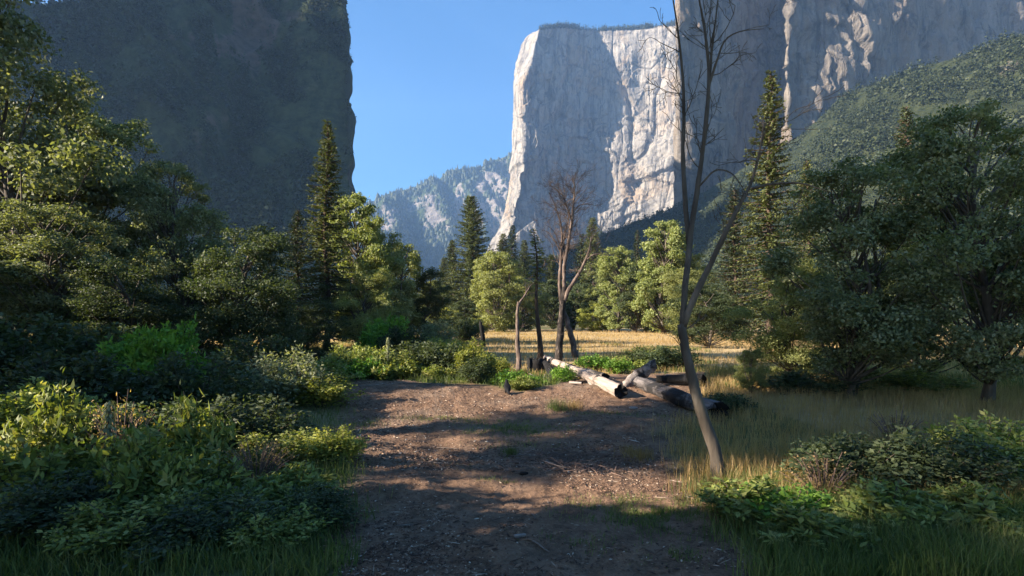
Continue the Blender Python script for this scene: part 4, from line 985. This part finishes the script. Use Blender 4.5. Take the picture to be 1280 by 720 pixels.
# raised splintered slab leaning on the burnt log
def slab():
    mb = MB(); rg = np.random.default_rng(5); p0 = np.array(gz(780, 12.5, .02)); p1 = np.array(gz(820, 13.0, .50)); n = 14
    V = []
    for i in range(n):
        t = i / (n - 1); c = p0 * (1 - t) + p1 * t; w = .10 + .06 * math.sin(t * 3) + rg.uniform(-.02, .02); h = .05 * (1 - .5 * t) + .02
        for a, b in ((-1, -1), (1, -1), (1, 1), (-1, 1)): V.append(c + np.array([-.25 * b * w, a * h * .8, b * w * .9 + rg.uniform(-.015, .015)]))
    q = []
    for i in range(n - 1):
        for j in range(4): q.append((i * 4 + j, i * 4 + (j + 1) % 4, i * 4 + 4 + (j + 1) % 4, i * 4 + 4 + j))
    q.append((3, 2, 1, 0)); b = (n - 1) * 4; q.append((b, b + 1, b + 2, b + 3)); mb.add(V, q)
    tag(mb.obj('wood_slab', M['log_burnt']), 'splintered wood slab sticking up between the two log ends', 'wood slab')
slab()
# charred stump
def stump():
    x, y = gp(671, 16.8); mb = MB(); rg = np.random.default_rng(4); S = 26; rows = []
    for z, r in ((-.05, .40), (.05, .33), (.15, .29), (.34, .285), (.46, .28)):
        a = np.arange(S) / S * 2 * np.pi; rr = r * (1 + .13 * noise(np.cos(a) * 2.2, np.sin(a) * 2.2, z * 2, 3) + .05 * rg.uniform(-1, 1, S)); zz = z + (rg.uniform(-.04, .05, S) if z > .4 else 0)
        rows.append(np.stack([x + rr * np.cos(a), y + rr * np.sin(a), Hs(x, y) + zz + 0 * a], 1))
    c = rows[-1].mean(0); top = c + (rows[-1] - c) * .7 - np.array([0, 0, .03]); rows.append(top); rows.append(c + (top - c) * .3 - np.array([0, 0, .05]))
    V = np.concatenate(rows); n = len(rows); i = np.arange(n - 1)[:, None] * S; j = np.arange(S)[None]; k = (j + 1) % S
    mb.add(V, np.stack([i + j, i + k, i + k + S, i + j + S], -1).reshape(-1, 4), [((n - 1) * S + a, (n - 1) * S + (a + 1) % S, (n - 1) * S) for a in range(1, S - 1)])
    tag(mb.obj('tree_stump', M['char']), 'squat charred stump behind the high end of the long pale log', 'stump')
stump()
# burnt root mass propping the log
def roots():
    mb = MB(); rg = np.random.default_rng(14)
    base = np.array(gz(689, 15.4, .0))
    e = empty('burnt_roots', 'burnt root tangle propping up the high end of the long pale log', 'roots', None, tuple(base))
    tube(mb, [(-.16, .5, .40), (-.10, .2, .30), (-.02, 0, .14), (.06, -.3, .0), (.10, -.6, -.03)], [.045, .09, .12, .11, .05], 11, True, .35, rg)
    tube(mb, [(-.05, .1, .25), (.1, 0, .2), (.32, -.1, .06), (.45, -.2, -.02)], [.09, .08, .07, .03], 8, True, .25, rg)
    mb.obj('root_crown', M['char'], e)
    m2 = MB()
    for i in range(42):
        p = np.array([rg.normal(.12, .22), rg.normal(-.75, .42), rg.uniform(0, .16)]); d = unit(rg.normal(size=3)) * np.array([1, .8, .45]); L = rg.uniform(.15, .5)
        pts = [p, p + d * L * .4 + rg.normal(0, .03, 3), p + d * L + rg.normal(0, .05, 3)]; pts = [np.array([q[0], q[1], max(q[2], -.02)]) for q in pts]
        r = rg.uniform(.012, .045); tube(m2, pts, [r, r * .8, r * .35], 6, True, .25, rg)
    tag(m2.obj('root_tangle', M['log_burnt'], e), kind='stuff')
    m3 = MB()
    for i in range(26):
        p = np.array([rg.normal(.45, .25), rg.normal(-1.2, .5), rg.uniform(0, .05)]); a = rg.uniform(0, 6.28); L = rg.uniform(.1, .6)
        tube(m3, [p, p + np.array([math.cos(a) * L, math.sin(a) * L * .5, rg.uniform(-.01, .04)])], [.022, .01], 6, True, .2, rg)
    tag(m3.obj('wood_fragments', M['char'], e), kind='stuff')
roots()
log_obj('fallen_branch', gz(712, 12.9, .05), gz(728, 12.7, .05), .035, .03, 'log_burnt', None, 'short dark branch flat on the soil right of the burnt roots', 'branch', 22, 12, 10)
log_obj('fallen_branch', gz(833, 15.6, .05), gz(852, 15.2, .05), .05, .04, 'log', None, 'short pale branch at the back right of the soil', 'branch', 25, 12, 10)

# charred post in the meadow, broken snag
def post():
    mb = MB(); rg = np.random.default_rng(6); p = [P(604, 432, 35), P(603.2, 422, 35), P(602, 410, 35), P(600.6, 403, 35), P(600, 401, 35)]
    p = [np.array([q[0], q[1], q[2]]) for q in p]; p[0][2] = Hs(p[0][0], p[0][1]) - .1
    tube(mb, p, [.15, .15, .13, .09, .02], 9, True, .15, rg); tag(mb.obj('charred_post', M['char']), 'leaning charred trunk stub standing in the meadow', 'dead trunk')
post()
def dead(name, label, cat, paths, twigs, mats=('deadbark', 'deadbark'), seed=1, base=None, partname='branch'):
    """paths: list of (points, radii, nparts); first path is the trunk, others limbs; twigs: recursive fine branching"""
    rg = np.random.default_rng(seed); p0 = np.array(paths[0][0][0], float)
    e = empty(name, label, cat, None, tuple(p0))
    def smooth(pts, n):
        pts = np.array(pts, float); s = np.concatenate([[0], np.cumsum(np.linalg.norm(np.diff(pts, axis=0), axis=1))]); u = np.linspace(0, s[-1], n)
        out = np.stack([np.interp(u, s, pts[:, k]) for k in range(3)], 1)
        for _ in range(2): out[1:-1] = (out[:-2] + out[1:-1] * 2 + out[2:]) / 4
        return out, u / s[-1]
    def rec(tw, p, d, L, r, lev):
        n = 6; pts = [p]; dd = d
        for i in range(n):
            dd = unit(dd + rg.normal(0, .16, 3) + np.array([0, 0, .03])); pts.append(pts[-1] + dd * L / n)
        tube(tw, pts, np.linspace(r, max(r * .35, .0025), n + 1), 4 if lev else 5, False)
        if lev < twigs['lev']:
            for k in range(rg.integers(2, 5)):
                t = rg.integers(1, n + 1); rec(tw, pts[t], unit(unit(pts[t] - pts[t - 1]) + rg.normal(0, .55, 3)), L * rg.uniform(.4, .7), r * .55, lev + 1)
    for i, (pts, rad, nt) in enumerate(paths):
        sp, u = smooth(pts, max(8, len(pts) * 4)); rr = np.interp(u, np.linspace(0, 1, len(rad)), rad)
        sp = sp - p0; mb = MB(); tw = mb
        wob = np.stack([noise(u * 11, i * 3.3, k, seed) for k in range(3)], 1) * rr[:, None] * .2; wob[0] = 0; sp = sp + wob
        if i == 0: sp[0, 2] -= .1
        tube(mb, sp, rr, 10, True, .16, rg)
        for k in range(nt):
            t = int(rg.uniform(twigs.get('from', .3), 1) * (len(sp) - 1)); t = max(1, t); tg = unit(sp[t] - sp[t - 1])
            rec(mb, sp[t], unit(tg * .7 + rg.normal(0, .6, 3) + np.array([0, 0, .15])), twigs['L'] * rg.uniform(.5, 1.2), min(rr[t] * .5, twigs['r']), 0)
        mb.obj('trunk' if i == 0 else partname, M[mats[0] if i == 0 else mats[1]], e, True)
    return e
D = 20.4
def q(px, py, dd=0): return P(px, py, D + dd)
b0 = np.array([*gp(697, D), 0]); b0[2] = Hs(b0[0], b0[1])
dead('bare_tree', 'tall bare dead tree with a forked leaning trunk, rising behind the fallen log', 'dead tree', [
    ([b0, q(699, 430), q(701, 400), q(704, 375), q(706, 358)], [.16, .13, .12, .115, .10], 2),
    ([q(702, 385), q(699, 350), q(701, 320, .2), q(703, 290, .2), q(698, 268, .3), q(692, 252, .3), q(686, 240, .4)], [.07, .06, .055, .045, .035, .025, .012], 24),
    ([q(705, 362), q(705, 335), q(711, 300, -.2), q(715, 275, -.3), q(717, 252, -.3), q(719, 235, -.4), q(716, 222, -.4)], [.08, .07, .06, .055, .045, .03, .012], 30),
    ([q(706, 330), q(704, 300, .4), q(712, 270, .5), q(706, 250, .6), q(701, 238, .7)], [.045, .04, .03, .025, .01], 20),
    ([q(704, 378), q(712, 360, -.2), q(722, 345, -.3), q(731, 328, -.4), q(737, 312, -.5), q(739, 296, -.5)], [.09, .075, .06, .05, .035, .015], 5),
    ([q(733, 325, -.4), q(741, 318, -.7), q(752, 317, -.9), q(763, 320, -1)], [.028, .022, .016, .006], 3),
    ([q(703, 320, .2), q(693, 300, .3), q(685, 289, .4), q(674, 287, .5)], [.025, .022, .016, .006], 2),
    ([q(701, 310, .2), q(694, 291, 0), q(686, 283, -.2), q(682, 281, -.3)], [.02, .016, .012, .005], 1),
    ([q(702, 335, .2), q(692, 318, .1), q(690, 303, .1), q(684, 301, 0)], [.02, .016, .01, .005], 1),
    ([q(718, 262, -.3), q(727, 255, -.4), q(738, 255, -.5), q(748, 258, -.6)], [.022, .016, .01, .004], 5),
    ([q(716, 280, -.3), q(708, 258, -.6), q(700, 244, -.8), q(694, 235, -.9)], [.025, .02, .014, .006], 9)],
    {'lev': 3, 'L': .85, 'r': .013, 'from': .35}, seed=5, mats=('scorched', 'deadbark'))
D = 24.0
b1 = np.array([*gp(720, D), 0]); b1[2] = Hs(b1[0], b1[1])
dead('leaning_trunk', 'leaning dead trunk with flaking bark, right behind the bare tree', 'dead tree', [
    ([b1, q(717, 430), q(711, 410), q(707, 395), q(704.5, 386)], [.15, .13, .12, .10, .06], 0),
    ([np.array([b1[0] + .09, b1[1], b1[2]]), q(722.5, 430), q(722, 418)], [.03, .02, .008], 0)], {'lev': 0, 'L': .3, 'r': .01}, seed=9)
D = 16.5
b2 = np.array([*gp(648, D), 0]); b2[2] = Hs(b2[0], b2[1])
dead('broken_snag', 'thin broken snag with one bent limb left of the charred stump', 'dead tree', [
    ([b2, q(648, 440), q(646.5, 410), q(647, 385), q(648, 377)], [.09, .075, .06, .05, .035], 1),
    ([q(647, 382), q(651, 376), q(657, 368), q(663, 357), q(670, 352)], [.035, .03, .022, .016, .006], 4),
    ([q(657, 368), q(658, 360, .3), q(655, 350, .4)], [.015, .01, .004], 2)], {'lev': 1, 'L': .4, 'r': .008}, seed=11)
# near dead tree on the right
D = 5.6
b3 = np.array([*gp(902, D), 0]); b3[2] = Hs(b3[0], b3[1])
dead('bare_tree', 'near bare dead tree with a leaning trunk and arching limbs, right of the clearing', 'dead tree', [
    ([b3, q(893, 560), q(872, 500), q(857, 440), q(852, 405)], [.075, .060, .052, .046, .040], 3),
    ([q(853, 412), q(856, 360), q(862, 300, .1), q(872, 235, .15), q(882, 160, .15), q(887, 90, .2), q(880, 30, .2), q(868, -30, .2)], [.034, .031, .028, .025, .022, .017, .011, .006], 12),
    ([q(854, 410), q(868, 372, -.1), q(890, 325, -.15), q(916, 272, -.2), q(940, 228, -.2), q(952, 180, -.25), q(955, 150, -.25)], [.034, .030, .026, .022, .017, .011, .005], 7),
    ([q(940, 236, -.2), q(962, 230, -.3), q(1000, 228, -.4), q(1038, 240, -.5)], [.014, .012, .008, .003], 2),
    ([q(861, 305, .1), q(853, 200, .2), q(856, 120, .3), q(848, 40, .3), q(838, -20, .3)], [.026, .022, .018, .012, .006], 7),
    ([q(885, 110, .2), q(905, 48, .1), q(925, 38, 0), q(955, 36, -.1)], [.014, .011, .007, .003], 2),
    ([q(872, 235, .15), q(895, 210, 0), q(915, 215, -.1), q(935, 245, -.1)], [.010, .008, .006, .003], 1),
    ([q(884, 140, .2), q(890, 60, .3), q(900, -20, .3)], [.016, .012, .005], 4)],
    {'lev': 2, 'L': .42, 'r': .006, 'from': .4}, seed=15, mats=('bark', 'bark'))

# ------------------------------------------------------------------ black bird on the soil
def bird():
    x, y = gp(634, 11.6); z = Hs(x, y)
    e = empty('bird', 'black bird standing on the soil edge facing away', 'bird', None, (x, y, z), R(12))
    me = bpy.data.meshes.new('bird_body')
    V = [(0, 0, .13), (0, .05, .185), (0, .06, .24), (0, .068, .275), (0, .105, .274), (0, .145, .266), (0, -.06, .085), (0, -.15, .03), (0, -.20, .012), (.03, .01, .06), (.035, .015, .006), (-.03, .01, .06), (-.035, .015, .006), (.045, -.02, .13), (-.045, -.02, .13), (.035, -.10, .07), (-.035, -.10, .07)]
    E = [(0, 1), (1, 2), (2, 3), (3, 4), (4, 5), (0, 6), (6, 7), (7, 8), (0, 9), (9, 10), (0, 11), (11, 12), (0, 13), (0, 14), (13, 15), (14, 16)]
    me.from_pydata(V, E, []); o = bpy.data.objects.new('body', me); COL.objects.link(o); o.parent = e
    sk = o.modifiers.new('s', 'SKIN'); ss = o.modifiers.new('d', 'SUBSURF'); ss.levels = 2; ss.render_levels = 2
    rad = [.072, .060, .034, .036, .015, .004, .056, .024, .014, .022, .005, .022, .005, .035, .035, .022, .022]
    for i, r in enumerate(rad): me.skin_vertices[0].data[i].radius = (r, r)
    me.skin_vertices[0].data[0].use_root = True
    m, nt = newmat('black_feathers'); v = coords(nt); nz = ntex(nt, v, 60, 4)
    finish(m, nt, ramp(nt, [(0.3, (0.004, 0.004, 0.005)), (0.7, (0.010, 0.010, 0.012))], nz).outputs[0], .7, nz, .4, .004, .15); me.materials.append(m)
bird()

# ------------------------------------------------------------------ haze
def haze():
    mb = MB(); x0, x1, y0, y1, z0, z1 = BX0, BX1, BY0, BY1, -40, 1650
    v = [(x, y, z) for z in (z0, z1) for x, y in ((x0, y0), (x1, y0), (x1, y1), (x0, y1))]
    mb.add(v, [(3, 2, 1, 0), (4, 5, 6, 7), (0, 1, 5, 4), (1, 2, 6, 5), (2, 3, 7, 6), (3, 0, 4, 7)])
    m, nt = newmat('haze_air'); o = N(nt, 'ShaderNodeOutputMaterial'); p = N(nt, 'ShaderNodeVolumePrincipled')
    p.inputs['Color'].default_value = (0.34, 0.58, 1.0, 1); p.inputs['Density'].default_value = HAZE; p.inputs['Anisotropy'].default_value = 0.2
    nt.links.new(p.outputs[0], o.inputs['Volume'])
    tag(mb.obj('haze', m), 'thin blue valley haze', 'haze', kind='stuff')
HAZE = 0.00011
haze()

# ------------------------------------------------------------------ light
w = bpy.data.worlds.new('World'); scene.world = w; w.use_nodes = True; nt = w.node_tree
bg = nt.nodes['Background']; sky = nt.nodes.new('ShaderNodeTexSky'); sky.sky_type = 'NISHITA'; sky.sun_disc = False
sky.sun_elevation = R(SUN_EL); sky.sun_rotation = math.atan2(SUN_H[0], SUN_H[1]); sky.air_density = 1.0; sky.dust_density = 1.3; sky.ozone_density = 2.2; sky.altitude = 1200
hs = nt.nodes.new('ShaderNodeHueSaturation'); hs.inputs['Saturation'].default_value = 1.35; nt.links.new(sky.outputs[0], hs.inputs['Color']); nt.links.new(hs.outputs[0], bg.inputs[0]); bg.inputs[1].default_value = 0.053
sd = bpy.data.lights.new('sun', 'SUN'); sd.energy = 5.0; sd.angle = R(0.53); sd.color = (1.0, 0.88, 0.72)
so = bpy.data.objects.new('sun', sd); COL.objects.link(so)
S = Vector((SUN_H[0] * math.cos(R(SUN_EL)), SUN_H[1] * math.cos(R(SUN_EL)), math.sin(R(SUN_EL))))
so.rotation_mode = 'QUATERNION'; so.rotation_quaternion = S.to_track_quat('Z', 'Y'); so.location = (-20, -10, 30)

cd = bpy.data.cameras.new('camera'); co = bpy.data.objects.new('camera', cd); COL.objects.link(co); scene.camera = co
co.location = (0, 0, CZ); co.rotation_euler = (R(90), 0, 0); cd.sensor_width = 36; cd.lens = 36 * F / 1280; cd.shift_y = (HZ - 360) / 1280
cd.clip_start = 0.05; cd.clip_end = 12000
vs = scene.view_settings; vs.view_transform = 'Standard'; vs.look = 'None'; vs.exposure = 2.15; vs.gamma = 1; vs.use_curve_mapping = False
scene.cycles.volume_bounces = 1; scene.cycles.max_bounces = 7; scene.cycles.diffuse_bounces = 3; scene.cycles.transparent_max_bounces = 4
scene.cycles.use_denoising = True
